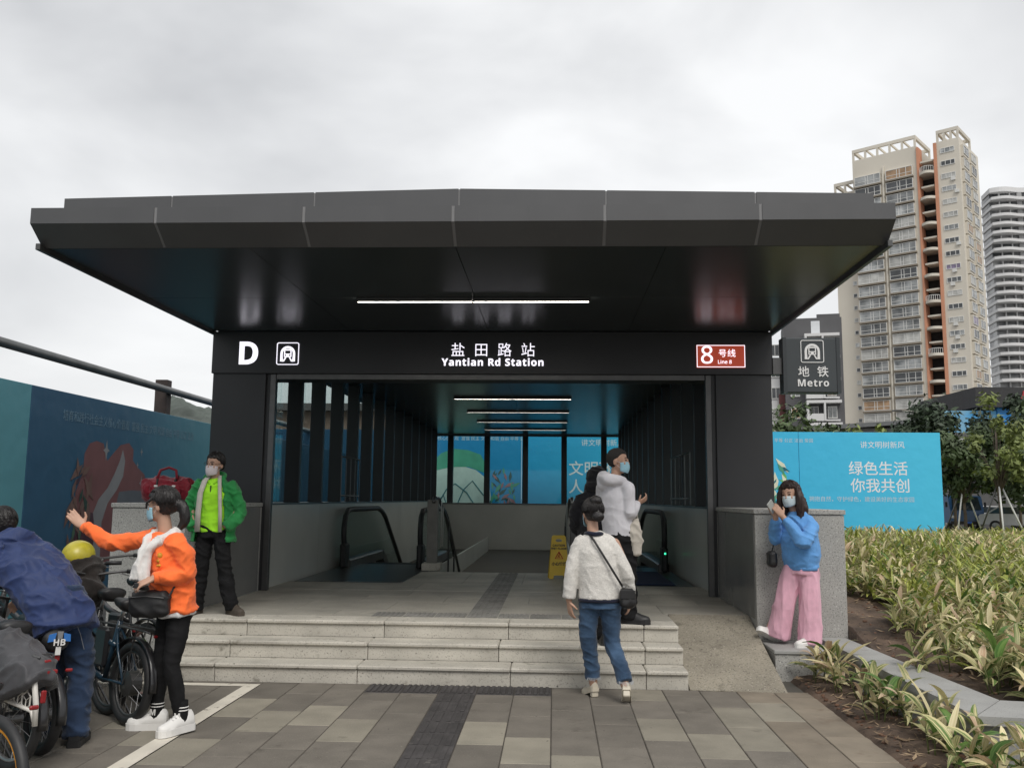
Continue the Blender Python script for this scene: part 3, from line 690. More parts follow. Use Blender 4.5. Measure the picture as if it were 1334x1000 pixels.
for i in range(26):
    x = rng.uniform(7.9, 8.8); z = rng.uniform(1.5, 3.0 - abs(x - 8.35) * .6); a = rng.uniform(.3, 2.8); l = rng.uniform(.2, .34); w = l * .3
    art_b('print_leaf', [(x + l * math.cos(a), z + l * math.sin(a)), (x + w * math.cos(a + 1.57), z + w * math.sin(a + 1.57)), (x - l * math.cos(a), z - l * math.sin(a)), (x - w * math.cos(a + 1.57), z - w * math.sin(a + 1.57))], rng.choice([bl_, gl_, td_, td_, hg]), .006 + i * .0003)

# pipe gantry behind the left hoarding
gp = thing('pipe_gantry', 'grey steel pipe on a brown post above the left hoarding', 'pipe', (-8, 19.6, 0))
b = MB(); b.bbox((-.14, -.12, 0), (.14, .12, 4.18), .01); b.build('post', mat('rust_brown', (.035, .025, .022), .7, var=.25, vscale=5), gp)
b = MB(); b.tube([(.20, -16, 3.98), (.20, 0, 3.93), (.20, 30, 3.80)], .078, 14); b.build('pipe', mat('galvanised', (.15, .155, .155), .42, metal=.6, var=.15, vscale=3), gp, True)
b = MB(); b.bbox((-.14, -3.6 - 8, 0), (.14, -3.36 - 8, 4.1), .01); b.build('post', _M['rust_brown'], gp)

# ------------------------------------------------------------------ planting bed, kerb, soil
KG = mat('kerb_granite', (.31, .31, .30), .72, var=.1, vscale=3, spot=[((.13, .13, .13), 140, .6, .05), ((.18, .17, .15), 4, .62, .15)], bump=.15, bscale=80, rand=.05)
kerb = thing('planter_kerb', 'low granite kerb with flat coping edging the shrub bed', 'kerb', (3.4, 8.98, 0))
co = [((3.38, 8.98), (3.64, 8.98)), ((3.395, 7.75), (3.70, 7.75)), ((3.43, 5.83), (3.80, 6.30)), ((4.6, 5.70), (4.6, 6.17)), ((6.2, 5.55), (6.2, 6.02))]
for (o0, i0), (o1, i1) in zip(co, co[1:]):
    sh = .008
    def lerp(p, q, t): return (p[0] + (q[0] - p[0]) * t, p[1] + (q[1] - p[1]) * t)
    a0, a1 = lerp(o0, o1, .003), lerp(o0, o1, .997); b0, b1 = lerp(i0, i1, .003), lerp(i0, i1, .997)
    b = MB(); b.prism([a0, a1, b1, b0], .245, .30); b.build('coping', KG, kerb, off=(3.4, 8.98, 0))
    c = ((i0[0] - o0[0]) * .12, (i0[1] - o0[1]) * .12)
    b = MB(); b.prism([(a0[0] + .02, a0[1] + c[1]), (a1[0] + .02, a1[1] + .02), (b1[0] - .02, b1[1] - .02), (b0[0] - .02, b0[1] - .02)], -.05, .243); b.build('kerb_stone', KG, kerb, off=(3.4, 8.98, 0))
blk = thing('granite_block', 'small granite block under the feet of the woman in pink trousers', 'stone block', (3.1, 8.7, 0))
b = MB(); b.bbox((2.835, 8.42, -.05), (3.375, 8.97, .225), .006); b.build('base_stone', GRAN, blk, off=(3.1, 8.7, 0))
b = MB(); b.bbox((2.825, 8.405, .227), (3.378, 8.975, .262), .006); b.build('cap_stone', KG, blk, off=(3.1, 8.7, 0))

def sstep(a, c, t): t = max(0, min(1, (t - a) / (c - a))); return t * t * (3 - 2 * t)
def mh(x, y):
    h = .20 + .58 * sstep(6.6, 14.2, y) - .40 * sstep(16, 30, y)
    h += .05 * mnoise.noise((x * 1.3, y * 1.3, 0)) + .03 * mnoise.noise((x * 4, y * 4, 3))
    h += .022 * mnoise.noise((x * 9, y * 9, 1)) + .012 * mnoise.noise((x * 19, y * 19, 4))
    if x < 4.3: h += .06 * sstep(8, 9.5, y) * sstep(11, 10, y)
    return h
V = []; F = []; nx, ny = 150, 190
for j in range(ny):
    y = 6.0 + 30 * (j / (ny - 1)) ** 1.6
    for i in range(nx):
        x = 3.69 + 30 * (i / (nx - 1)) ** 1.8
        if y < 6.35: x = max(x, 3.75)
        V.append((x, y, mh(x, y)) if i else (x - .04, y, .05))
for j in range(ny - 1):
    for i in range(nx - 1): a = j * nx + i; F.append((a, a + 1, a + nx + 1, a + nx))
b = MB(); b.add(V, F); bed = struct(b.build('soil_mound', SOIL, smooth=True))
V = []; F = []; nx, ny = 14, 70
for j in range(ny):
    y = 3.5 + 5.6 * j / (ny - 1)
    for i in range(nx):
        x = 2.955 + (.50) * i / (nx - 1); h = .012 + .02 * mnoise.noise((x * 5, y * 5, 7)) + .035 * math.sin(math.pi * i / (nx - 1)) + .012 * mnoise.noise((x * 16, y * 16, 2))
        V.append((x, y, max(-.02, h) if i else -.02))
for j in range(ny - 1):
    for i in range(nx - 1): a = j * nx + i; F.append((a, a + 1, a + nx + 1, a + nx))
b = MB(); b.add(V, F); b.box((3.3, 2.5, -.05), (7, 5.9, -.012)); strip = struct(b.build('soil_strip', SOIL, smooth=True))
rng = random.Random(21)
CL_ = mat('clod', (.12, .065, .042), .95, var=.4, vscale=20, bump=.6)
cm = MB(); cm.sphere((0, 0, 0), (1, .8, .6), 7, 5); clod = cm.mesh('clod'); clod.materials.append(CL_)
b = MB()
for i in range(900):
    if i < 600: x = rng.uniform(3.75, 6.2); y = rng.uniform(6.3, 11.5); z = mh(x, y)
    else: x = rng.uniform(3.0, 3.42); y = rng.uniform(4.2, 8.4); z = .03
    r = rng.uniform(.006, .022) * (1.6 if rng.random() < .08 else 1)
    b.sphere((x, y, z), (r, r * rng.uniform(.6, 1), r * .6), 6, 4)
stuff(b.build('soil_crumbs', CL_)); bpy.data.objects['soil_crumbs']['label'] = 'loose crumbs of reddish soil scattered over the bed'
tag(bpy.data.objects['soil_crumbs'], 'loose crumbs of reddish soil scattered over the bed', 'soil')

# leaves -------------------------------------------------------------
def leaf_mat(name, c1, c2, stripes=26., rough=.45):
    """leaf with pale streaks running along its length (uses the mesh's own u across / v along attribute)"""
    m = bpy.data.materials.new(name); m.use_nodes = True; t = m.node_tree; N = t.nodes.new; k = t.links.new; b = t.nodes['Principled BSDF']
    b.inputs['Roughness'].default_value = rough; b.inputs['Specular IOR Level'].default_value = .3
    u = N('ShaderNodeUVMap'); q = N('ShaderNodeMapping'); q.inputs['Scale'].default_value = (7, .8, 1); k(u.outputs[0], q.inputs[0])
    oi = N('ShaderNodeObjectInfo'); ge = N('ShaderNodeNewGeometry'); sm = N('ShaderNodeMath'); sm.operation = 'ADD'; k(oi.outputs['Random'], sm.inputs[0]); k(ge.outputs['Random Per Island'], sm.inputs[1])
    sc = N('ShaderNodeMath'); sc.operation = 'MULTIPLY'; sc.inputs[1].default_value = 31; k(sm.outputs[0], sc.inputs[0])
    va = N('ShaderNodeVectorMath'); va.operation = 'ADD'; k(q.outputs[0], va.inputs[0]); k(sc.outputs[0], va.inputs[1])
    n = N('ShaderNodeTexNoise'); n.inputs['Scale'].default_value = 1.0; n.inputs['Detail'].default_value = 2; k(va.outputs[0], n.inputs['Vector'])
    r = N('ShaderNodeValToRGB'); r.color_ramp.elements[0].position = .42; r.color_ramp.elements[0].color = (*c1, 1); r.color_ramp.elements[1].position = .56; r.color_ramp.elements[1].color = (*c2, 1); k(n.outputs['Fac'], r.inputs[0])
    h = N('ShaderNodeHueSaturation'); fr = N('ShaderNodeMath'); fr.operation = 'FRACT'; s7 = N('ShaderNodeMath'); s7.operation = 'MULTIPLY'; s7.inputs[1].default_value = 7.3; k(sm.outputs[0], s7.inputs[0]); k(s7.outputs[0], fr.inputs[0])
    mr = N('ShaderNodeMapRange'); mr.inputs[3].default_value = .65; mr.inputs[4].default_value = 1.2; k(fr.outputs[0], mr.inputs[0]); k(mr.outputs[0], h.inputs['Value']); k(r.outputs[0], h.inputs['Color'])
    tl = N('ShaderNodeBsdfTranslucent'); k(h.outputs[0], tl.inputs[0]); mxx = N('ShaderNodeMixShader'); mxx.inputs[0].default_value = .25
    k(h.outputs[0], b.inputs['Base Color']); o = t.nodes['Material Output']; k(b.outputs[0], mxx.inputs[1]); k(tl.outputs[0], mxx.inputs[2]); k(mxx.outputs[0], o.inputs[0])
    return m
LM = [leaf_mat('leaf_cream', (.60, .52, .26), (.74, .66, .42)), leaf_mat('leaf_variegated', (.12, .20, .05), (.62, .56, .30)),
      leaf_mat('leaf_green', (.07, .15, .03), (.14, .24, .06)), leaf_mat('leaf_lime', (.21, .27, .045), (.45, .47, .12)), leaf_mat('leaf_blush', (.56, .38, .25), (.66, .53, .36))]
STEMM = mat('stem', (.10, .12, .04), .7, var=.3, vscale=10)
DRY = mat('dry_leaf', (.15, .085, .04), .9, var=.3, vscale=10)
def leaf_geo(L_, w, droop, fold, seg=6, twist=0., m=None):
    """arching lanceolate leaf from the origin along +y"""
    V = []; UV = []; F = []
    p = Vector((0, 0, 0)); a = 0.
    for i in range(seg + 1):
        t = i / seg; ww = w * (math.sin(math.pi * min(1, t * .93 + .07)) ** .75) * (1 - .25 * t) if i < seg else .001
        if i == 0: ww = w * .12
        tw = twist * t
        for j, s in enumerate((-1, 0, 1)):
            V.append(p + Vector((s * ww * math.cos(tw), -abs(s) * 0, abs(s) * ww * fold + s * ww * math.sin(tw))))
            UV.append((j / 2, t))
        a = -droop * (t ** 1.4) * 2
        p = p + Vector((0, math.cos(a), math.sin(a))) * (L_ / seg)
    for i in range(seg):
        for j in range(2): q = i * 3 + j; F.append((q, q + 1, q + 4, q + 3))
    return V, F, UV
def leaf_mesh(parts, name='leaf', extra=None):
    """parts: list of (V,F,UV,matrix,material index)"""
    V = []; F = []; U = []; MI = []
    for v_, f_, u_, M_, mi in parts:
        o = len(V); V += [M_ @ p for p in v_]; U += u_
        for q in f_: F.append(tuple(i + o for i in q)); MI.append(mi)
    me = bpy.data.meshes.new(name); me.from_pydata([tuple(p) for p in V], [], F); me.polygons.foreach_set('material_index', MI)
    uv = me.uv_layers.new(name='UVMap')
    for l in me.loops: uv.data[l.index].uv = U[l.vertex_index]
    me.polygons.foreach_set('use_smooth', [True] * len(me.polygons)); me.update(); return me
rng = random.Random(31)
LEAFS = {}
for mi in range(5):
    LEAFS[mi] = []
    for k in range(5):
        v_, f_, u_ = leaf_geo(rng.uniform(.18, .33), rng.uniform(.020, .037), rng.uniform(.25, .95), rng.uniform(.1, .45), 6, rng.uniform(-.7, .7))
        me = leaf_mesh([(v_, f_, u_, Matrix(), 0)]); me.materials.append(LM[mi]); LEAFS[mi].append(me)
def plant_layout(rg, scale=1., nst=(3, 4), mix=(0, 0, 1, 1, 1, 2, 4), spread=.10):
    """stems with leaves: list of (stem base, stem top) and (matrix, material index)"""
    st = []; lv = []
    for s in range(rg.randint(*nst)):
        a = rg.uniform(0, 6.283); r = rg.uniform(.0, spread) * scale; lean = rg.uniform(.05, .35); hgt = rg.uniform(.13, .32) * scale
        p0 = Vector((r * math.cos(a), r * math.sin(a), -.03)); p1 = p0 + Vector((math.cos(a) * lean * hgt, math.sin(a) * lean * hgt, hgt))
        st.append((p0, p1)); nl = rg.randint(4, 7)
        for i in range(nl):
            t = (i + 1) / nl; az = a + i * 2.4 + rg.uniform(-.5, .5); el = rg.uniform(.15, .55) + .75 * t
            M_ = Matrix.Translation(p0.lerp(p1, .35 + .65 * t)) @ Matrix.Rotation(az, 4, 'Z') @ Matrix.Rotation(el, 4, 'X') @ Matrix.Rotation(rg.uniform(-.6, .6), 4, 'Y') @ Matrix.Scale(scale * rg.uniform(.75, 1.2), 4)
            lv.append((M_, rg.choice(mix)))
    return st, lv
def stem_geo(b, st, r=.006):
    for p0, p1 in st: b.tube([p0, p0.lerp(p1, .5) + Vector((.004, 0, 0)), p1], [r, r * .9, r * .6], 5)
def leafy_plant(loc, seed, label, group, scale=1., mix=(0, 0, 1, 1, 1, 2, 4)):
    rg = random.Random(seed); t = thing('shell_ginger_plant', label, 'plant', loc, rg.uniform(0, 6), group)
    st, lv = plant_layout(rg, scale, mix=mix)
    b = MB(); stem_geo(b, st); b.build('stem', STEMM, t, True)
    for M_, mi in lv:
        o = link('leaf', rg.choice(LEAFS[mi]), t); o.matrix_local = M_
    return t
PROTO = {}
def joined_plant(kind, k):
    key = (kind, k)
    if key not in PROTO:
        rg = random.Random(100 + k + 17 * kind); mix = [(0, 0, 1, 1, 1, 2, 4, 3), (3, 3, 3, 2, 1, 3, 0)][kind]
        st, lv = plant_layout(rg, .80, (9, 12), mix, .26); parts = []
        for M_, mi in lv:
            v_, f_, u_ = leaf_geo(rg.uniform(.19, .32), rg.uniform(.014, .027), rg.uniform(.25, .95), rg.uniform(.1, .45), 5, rg.uniform(-.7, .7)); parts.append((v_, f_, u_, M_, mi))
        me = leaf_mesh(parts, 'shell_ginger_plant')
        for m_ in LM: me.materials.append(m_)
        PROTO[key] = me
    return PROTO[key]
# plants in the soil strip between paving and kerb
sp = [(3.10, 8.22), (3.27, 8.05), (3.20, 7.72), (3.33, 7.50), (3.22, 7.22), (3.36, 7.02), (3.14, 6.78), (3.34, 6.62), (3.30, 6.22), (3.22, 5.95), (3.36, 5.66), (3.20, 5.50), (3.42, 5.38), (3.58, 5.52), (3.30, 5.18), (3.52, 5.14)]
for i, (x, y) in enumerate(sp):
    leafy_plant((x, y, .02), 400 + i, 'cream and green striped plant growing in the soil strip before the kerb', 'plants in the soil strip', .92, (0, 0, 1, 1, 2, 4, 1))
# plants of the bed: nearest with separate leaves, then one mesh each, then a mass
rng = random.Random(77); near = []; mid = []; far = []
y = 6.55
while y < 22:
    sp_ = .25 if y < 8 else (.28 if y < 12.2 else .30 if y < 16 else .5)
    x = 3.80 + rng.uniform(0, .2)
    xmax = .83 + (y) * .60 + .4
    while x < xmax:
        px, py = x + rng.uniform(-.1, .1), y + rng.uniform(-.1, .1)
        bare = (px < 4.40 + .2 * math.sin(py * 2) and 7.9 < py < 10.4) or (px < 4.02 and py < 7.9) or (px < 4.7 and 8.7 < py < 9.8 and rng.random() < .7)
        if not bare or rng.random() < .06: (near if py < 7.7 else mid if py < 12.2 else far).append((px, py))
        x += sp_
    y += sp_
for i, (x, y) in enumerate(near):
    leafy_plant((x, y, mh(x, y)), 900 + i, 'pale variegated leafy plant at the near edge of the bed behind the kerb', 'plants at the front of the bed', rng.uniform(.95, 1.2))
for i, (x, y) in enumerate(mid[:300]):
    o = link('shell_ginger_plant', joined_plant(0 if rng.random() < (.75 if y < 9.5 else .3) else 1, rng.randrange(9)), None, (x, y, mh(x, y)))
    o.rotation_euler = (0, 0, rng.uniform(0, 6.28)); s = rng.uniform(.85, 1.25); o.scale = (s, s, s * rng.uniform(.9, 1.1))
    tag(o, 'yellow-green striped plant among many on the middle slope of the bed', 'plant', 'plants on the slope of the bed')
parts = []
for (x, y) in far + mid[300:]:
    rg = random.Random(int(x * 1000 + y * 77)); st, lv = plant_layout(rg, .85, (4, 6), spread=.2, mix=(3, 3, 3, 2, 1, 3, 0) if rng.random() < .75 else (0, 0, 1, 1, 4))
    T = Matrix.Translation((x, y, mh(x, y)))
    for M_, mi in lv:
        v_, f_, u_ = leaf_geo(rg.uniform(.20, .32), rg.uniform(.014, .026), rg.uniform(.25, .95), .25, 4, rg.uniform(-.6, .6)); parts.append((v_, f_, u_, T @ M_, mi))
me = leaf_mesh(parts, 'ground_cover')
for m_ in LM: me.materials.append(m_)
o = stuff(link('ground_cover', me)); tag(o, 'dense yellow-green ground cover on the far crest of the bed', 'ground cover')
b = MB(); rng = random.Random(66)
for i in range(900):
    if i < 600: x = rng.uniform(3.72, 6.4); y = rng.uniform(6.3, 11.5); z = mh(x, y) + .012
    else: x = rng.uniform(2.99, 3.42); y = rng.uniform(4.2, 8.4); z = .045
    a = rng.uniform(0, 6.28); l = rng.uniform(.015, .06); w = l * rng.uniform(.1, .3); d = Vector((math.cos(a), math.sin(a), rng.uniform(-.2, .3))); n_ = Vector((-d.y, d.x, rng.uniform(-.3, .3))); p = Vector((x, y, z))
    b.add([p - d * l, p + n_ * w, p + d * l + Vector((0, 0, .008)), p - n_ * w], [(0, 1, 2, 3)])
tag(stuff(b.build('leaf_litter', mat('litter', (.16, .10, .06), .9, var=.4, vscale=3, col2=(.30, .22, .14)))), 'dry brown leaf litter scattered on the soil of the bed', 'litter')
print('plants', len(near), len(mid), len(far))

# ------------------------------------------------------------------ far buildings
def px_building(): pass
BEI = mat('tower_beige', (.60, .56, .485), .8, var=.07, vscale=.08, bump=.1, bscale=3)
ORG = mat('tower_orange', (.55, .26, .16), .8, var=.08, vscale=.2)
WFR = mat('window_frame_white', (.62, .62, .60), .5, var=.05)
PANE = mat('window_pane', (.10, .115, .125), .12, var=.5, vscale=.35, col2=(.30, .31, .31), spec=.7, rand=.5)
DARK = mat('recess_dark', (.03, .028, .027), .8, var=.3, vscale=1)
tw = thing('apartment_tower', 'tall beige apartment tower with orange stripes and stacked bay windows', 'apartment tower', (75.3, 180, 0), R(-39))
def tb_(name, a, c, m, parent=tw): b = MB(); b.box(a, c); return b.build(name, m, parent)
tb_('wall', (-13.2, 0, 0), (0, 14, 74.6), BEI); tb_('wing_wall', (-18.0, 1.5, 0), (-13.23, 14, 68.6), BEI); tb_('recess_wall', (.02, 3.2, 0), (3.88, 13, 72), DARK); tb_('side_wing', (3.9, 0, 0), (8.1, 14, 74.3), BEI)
tb_('pilaster', (-.02, -.25, 0), (.38, 2.2, 74.2), ORG); tb_('pilaster', (3.3, -.25, 0), (3.89, 2.6, 74.2), ORG); tb_('pilaster', (-13.5, 1.2, 0), (-13.21, 2.2, 69), ORG)
tb_('rib', (-6.95, -.35, 0), (-6.65, -.01, 71.8), BEI)
# open roof frames
def roof_frame(x0, x1, y0, y1, z, n):
    b = MB(); t = .5
    for (a, c) in (((x0, y0, z + 1.7), (x1, y0 + t, z + 2.4)), ((x0, y1 - t, z + 1.7), (x1, y1, z + 2.4)), ((x0, y0 + t, z + 1.7), (x0 + t, y1 - t, z + 2.4)), ((x1 - t, y0 + t, z + 1.7), (x1, y1 - t, z + 2.4))): b.box(a, c)
    for i in range(n + 1):
        x = x0 + (x1 - x0 - .4) * i / n; b.box((x, y0 + .02, z), (x + .4, y0 + .4, z + 1.69)); b.box((x, y1 - .4, z), (x + .4, y1 - .02, z + 1.69)); b.box((x, y0 + .51, z + 1.9), (x + .3, y1 - .51, z + 2.3))
    return b.build('roof_frame', BEI, tw)
roof_frame(-13.2, -.1, 0, 10, 74.6, 5); roof_frame(3.9, 8.1, 0, 9, 74.3, 3); roof_frame(-18.0, -13.25, 1.5, 9, 68.6, 2)
FH = 2.68
PVM = [mat('pane_curtain', (.42, .42, .40), .3, var=.3, vscale=.8, rand=.2), mat('pane_dim', (.05, .055, .06), .12, var=.4, vscale=.5, spec=.7), mat('pane_warm', (.34, .22, .13), .35, var=.3, vscale=.9), mat('pane_violet', (.22, .18, .27), .3, var=.3, vscale=.8)]
PV = {}; prg = random.Random(8)
def pick(L_): return L_[prg.choices(range(5), (5, 3, 3, .6, .3))[0]]
def win_mesh(w, h, cols, d=.12):
    b = MB(); t = .11
    b.box((0, -d, 0), (w, 0, t)); b.box((0, -d, h - t), (w, 0, h)); b.box((0, -d, t), (t, 0, h - t)); b.box((w - t, -d, t), (w, 0, h - t))
    for x in cols: b.box((x * w - t / 2, -d, t), (x * w + t / 2, 0, h - t))
    b.box((t, -d + .02, h * .36), (w - t, -.02, h * .36 + t * .8)) if w > 3.5 else None
    me = b.mesh('window'); me.materials.append(WFR)
    q = MB(); q.box((t, -d * .5, t), (w - t, -d * .4, h - t)); pm_ = q.mesh('pane'); pm_.materials.append(PANE); PV[pm_.name] = [pm_] + [pm_.copy() for _ in PVM]
    for z_, m_ in zip(PV[pm_.name][1:], PVM): z_.materials.clear(); z_.materials.append(m_)
    return me, PV[pm_.name]
WA = win_mesh(5.4, 2.05, (.42, .52, .76)); WB = win_mesh(2.7, 1.05, (.33, .7)); WS = win_mesh(.9, .9, ()); WC = win_mesh(3.4, 1.7, (.5,)); WD = win_mesh(3.2, 1.7, (.5,))
def put(ms, loc, rz=0.):
    o = link('window', ms[0], tw, loc); o.rotation_euler[2] = rz; link('pane', pick(ms[1]), o)
lm = MB(); lm.box((-.12, -.75, -.42), (5.5, 0, -.12)); lmm = lm.mesh('balcony_slab'); lmm.materials.append(mat('slab_taupe', (.22, .19, .15), .8, var=.1, vscale=.5))
sb = MB(); sb.box((-.1, -.04, -.30), (3.5, .9, -.1)); 
rb = MB()
nseg = 10
out = [(-1.65 + 3.3 * i / nseg, -1.5 * math.sin(math.pi * i / nseg) ** .7) for i in range(nseg + 1)]
rb.prism(out + [(1.65, 3.0), (-1.65, 3.0)], 0, .55); rbm = rb.mesh('curved_balcony'); rbm.materials.append(BEI)
rl = MB()
for x, y in out[1:-1]: rl.box((x - .04, y + .05, .55), (x + .04, y + .13, 1.5))
rl.tube([(x, y + .09, 1.5) for x, y in out[1:-1]], .06, 5); rlm = rl.mesh('railing'); rlm.materials.append(WFR)
acm = MB(); acm.box((0, -.35, 0), (.8, -.01, .6)); acm = acm.mesh('air_conditioner'); acm.materials.append(WFR)
rng = random.Random(2)
for k in range(26):
    z = 4.2 + k * FH
    if z > 72: break
    if z < 70.5:
        for x in (-12.75, -6.25):
            put(WA, (x, -.35, z)); link('balcony_slab', lmm, tw, (x, 0, z))
            o = tb_('bay_box', (x + .02, -.33, z - .1), (x + 5.38, -.001, z + 2.1), BEI)
    put(WB, (4.55, 0, z + .5))
    if rng.random() < .45: link('air_conditioner', acm, tw, (4.4 + rng.random() * 2.6, 0, z - .2))
    for y in (1.2, 6.6):
        o = link('window', WC[0], tw, (8.1 + .5, y, z)); o.rotation_euler[2] = R(90); link('pane', pick(WC[1]), o)
        tb_('bay_box', (8.101, y + .03, z - .5), (8.58, y + 3.36, z + 1.9), BEI)
    if z < 66: put(WS, (-14.6, 1.5, z + .5))
    link('curved_balcony', rbm, tw, (1.85, .2, z - .55)) if k % 2 == 0 else tb_('recess_slab', (.56, .1, z - .5), (3.09, 3.2, z - .15), BEI)
    if k % 2 == 0 and rng.random() < .5: link('railing', rlm, tw, (1.85, .2, z - .55))

# white tower with wavy balconies
WHT = mat('white_render', (.62, .62, .62), .7, var=.05, vscale=.1)
WGL = mat('tower_glass', (.10, .11, .12), .2, var=.5, vscale=.25, col2=(.22, .22, .22), rand=.3)
wt = thing('wavy_tower', 'distant white tower with wavy balcony bands, behind the beige tower', 'apartment tower', (148.5, 300, 0), R(-8))
def wave(x): return -2.2 * (.5 + .5 * math.sin(x * .42)) ** 1.2 - .8
xs_ = [i * .9 for i in range(60)]
b = MB(); b.prism([(x, wave(x)) for x in xs_] + [(53.1, 9), (0, 9)], 0, .95); wsl = b.mesh('balcony_band'); wsl.materials.append(WHT)
b = MB(); b.box((.3, 1.2, 0), (53, 9, 2.0)); wgl = b.mesh('window_band'); wgl.materials.append(WGL)
b = MB(); b.box((-.12, .2, 0), (.12, 1.19, 2.0)); wcl = b.mesh('divider'); wcl.materials.append(WHT)
b = MB(); b.box((-.75, .4, 0), (.75, 1.19, 2.0)); wcl2 = b.mesh('pier'); wcl2.materials.append(mat('tower_grey', (.3, .3, .3), .7, var=.1))
for k in range(36):
    z = k * 2.95
    link('balcony_band', wsl, wt, (0, 0, z)); link('window_band', wgl, wt, (0, 0, z + .95))
    for x in (3.2, 6.5, 12.6, 18, 21): link('divider', wcl, wt, (x, 0, z + .95))
    for x in (9.5, 15.4): link('pier', wcl2, wt, (x, 0, z + .95))
b = MB(); b.prism([(x, wave(x) + 1.4) for x in xs_] + [(53.1, 8), (0, 8)], 36 * 2.95, 36 * 2.95 + 1.6); b.box((14, 3, 107.9), (26, 8, 111)); b.build('roof', WHT, wt)

# grey and white block behind the metro sign
GRY = mat('block_grey', (.095, .095, .10), .8, var=.1, vscale=.3)
gb = thing('apartment_block', 'dark grey apartment block with white balcony frames behind the metro sign', 'apartment block', (28.0, 112, 0), R(-12)); gb.scale = (.74, 1, 1)
def gb_(name, a, c, m): b = MB(); b.box(a, c); return b.build(name, m, gb)
gb_('wall', (2.2, 0, 0), (11.5, 9, 24.3), GRY); gb_('stair_wing', (-.9, 2.2, 0), (2.19, 9, 19.3), WHT); gb_('end_wing', (-3.6, 3.2, 0), (-.91, 9, 21), BEI)
RBR = mat('red_render', (.14, .05, .05), .8, var=.1)
gb_('red_strip', (1.2, 1.6, 0), (2.19, 2.19, 15), RBR)
rfm = gb_('roof_rail', (7.6, .3, 24.31), (11.3, .6, 24.8), GRY)
gw = win_mesh(1.5, 1.5, (.5,))
for k in range(8):
    z = .6 + k * 2.75
    b = MB(); b.box((5.4, -1.5, z + 1.9), (10.9, -.01, z + 2.25)); b.box((5.4, -1.5, z - .3), (5.75, -.01, z + 1.89)) ; b.box((8.1, -1.5, z - .3), (8.4, -.01, z + 1.89)); q = b.build('balcony', WHT, gb)
    b = MB(); b.box((5.76, -1.45, z - .3), (8.09, -1.35, z + .6)); b.box((5.76, -1.34, z - .3), (10.6, -.02, z - .12)); b.build('parapet', WHT, q)
    for x in (.0, 3.0, 5.9, 8.8):
        o = link('window', gw[0], gb, (x, 2.2 if x < 2 else 0, z + .1)); link('pane', pick(gw[1]), o)
gb_('painted_sky_panel', (6.6, -.05, 22.3), (8.0, -.001, 23.9), mat('sky_pane', (.6, .62, .64), .3, var=.03))  # solid panel painted the sky's pale brightness; no hole through the wall
# low brown building and hill on the left, seen over the hoarding and through the fins
bb_ = thing('brick_house', 'low brown brick house seen through the left glazing of the hall', 'house', (-21, 60, 0))
BRK = mat('far_brick', (.20, .14, .11), .85, var=.25, vscale=.8)
b = MB(); b.box((0, 0, 0), (13, 9, 7.4)); b.build('wall', BRK, bb_)
b = MB(); b.box((-.4, -.5, 7.41), (13.4, 9.5, 7.9)); b.build('roof', mat('far_roof', (.12, .11, .11), .8), bb_)
bw = win_mesh(1.2, 1.3, (.5,))
for k in range(2):
    for i in range(6): o = link('window', bw[0], bb_, (.6 + i * 2.1, 0, 1.2 + k * 3.2)); link('pane', pick(bw[1]), o)
HILLM = mat('hill_wood', (.075, .09, .08), .95, var=.35, vscale=.02, bump=1., bscale=.2)
V = []; F = []; nx, ny = 420, 40
for j in range(ny):
    for i in range(nx):
        x = -760 + 760 * i / (nx - 1); y = 700 + 500 * j / (ny - 1)
        e = 112 * sstep(-470, -415, x * 950 / y) * (1 - .12 * sstep(-415, -380, x * 950 / y)) * sstep(-150, -230, x * 950 / y)
        h = e * math.sin(math.pi * min(1, j / (ny - 1) * 1.0)) ** .8
        h += 4 * mnoise.noise((x * .05, y * .03, 0)) + 4.5 * mnoise.noise((x * .17, y * .1, 5)) + 3 * mnoise.noise((x * .4, y * .3, 5))
        V.append((x, y, h - 6))
for j in range(ny - 1):
    for i in range(nx - 1): a = j * nx + i; F.append((a, a + 1, a + nx + 1, a + nx))
b = MB(); b.add(V, F); struct(b.build('hill', HILLM, smooth=True))

# ------------------------------------------------------------------ far right: lawn, trees, pavilion, vehicles, lamp
b = MB(); b.box((10, 33, -.011), (90, 50, .02)); struct(b.build('lawn', mat('lawn', (.20, .23, .05), .9, var=.3, vscale=.6, bump=.6, bscale=20)))
b = MB(); b.box((8, 50.2, -.011), (120, 60, -.002)); struct(b.build('side_road', _M['asphalt']))
rng = random.Random(12)
parts = []
for i in range(5200):
    x = rng.uniform(12, 26); y = rng.uniform(33.5, 49); a = rng.uniform(0, 6.28)
    h = rng.uniform(.12, .32); d = Vector((math.cos(a), math.sin(a), 0)) * .05
    p = Vector((x, y, .02)); parts.append(([p - d, p + d, p + Vector((rng.uniform(-.08, .08), rng.uniform(-.08, .08), h))], [(0, 1, 2)]))
b = MB()
for v_, f_ in parts: b.add(v_, f_)
tag(stuff(b.build('long_grass', mat('grass_blade', (.24, .27, .06), .8, var=.3, vscale=1))), 'yellowish long grass of the lawn beyond the shrub bed', 'grass')
BARK = mat('bark', (.09, .07, .055), .9, var=.3, vscale=4, bump=.5, bscale=20)
def foliage_mat(name, c):
    m = mat(name, c, .6, var=.35, vscale=1.3, rand=.1)
    return m
FOL = {'dark': foliage_mat('foliage_dark', (.028, .05, .022)), 'mid': foliage_mat('foliage_mid', (.055, .085, .03)), 'lime': foliage_mat('foliage_lime', (.16, .20, .05))}
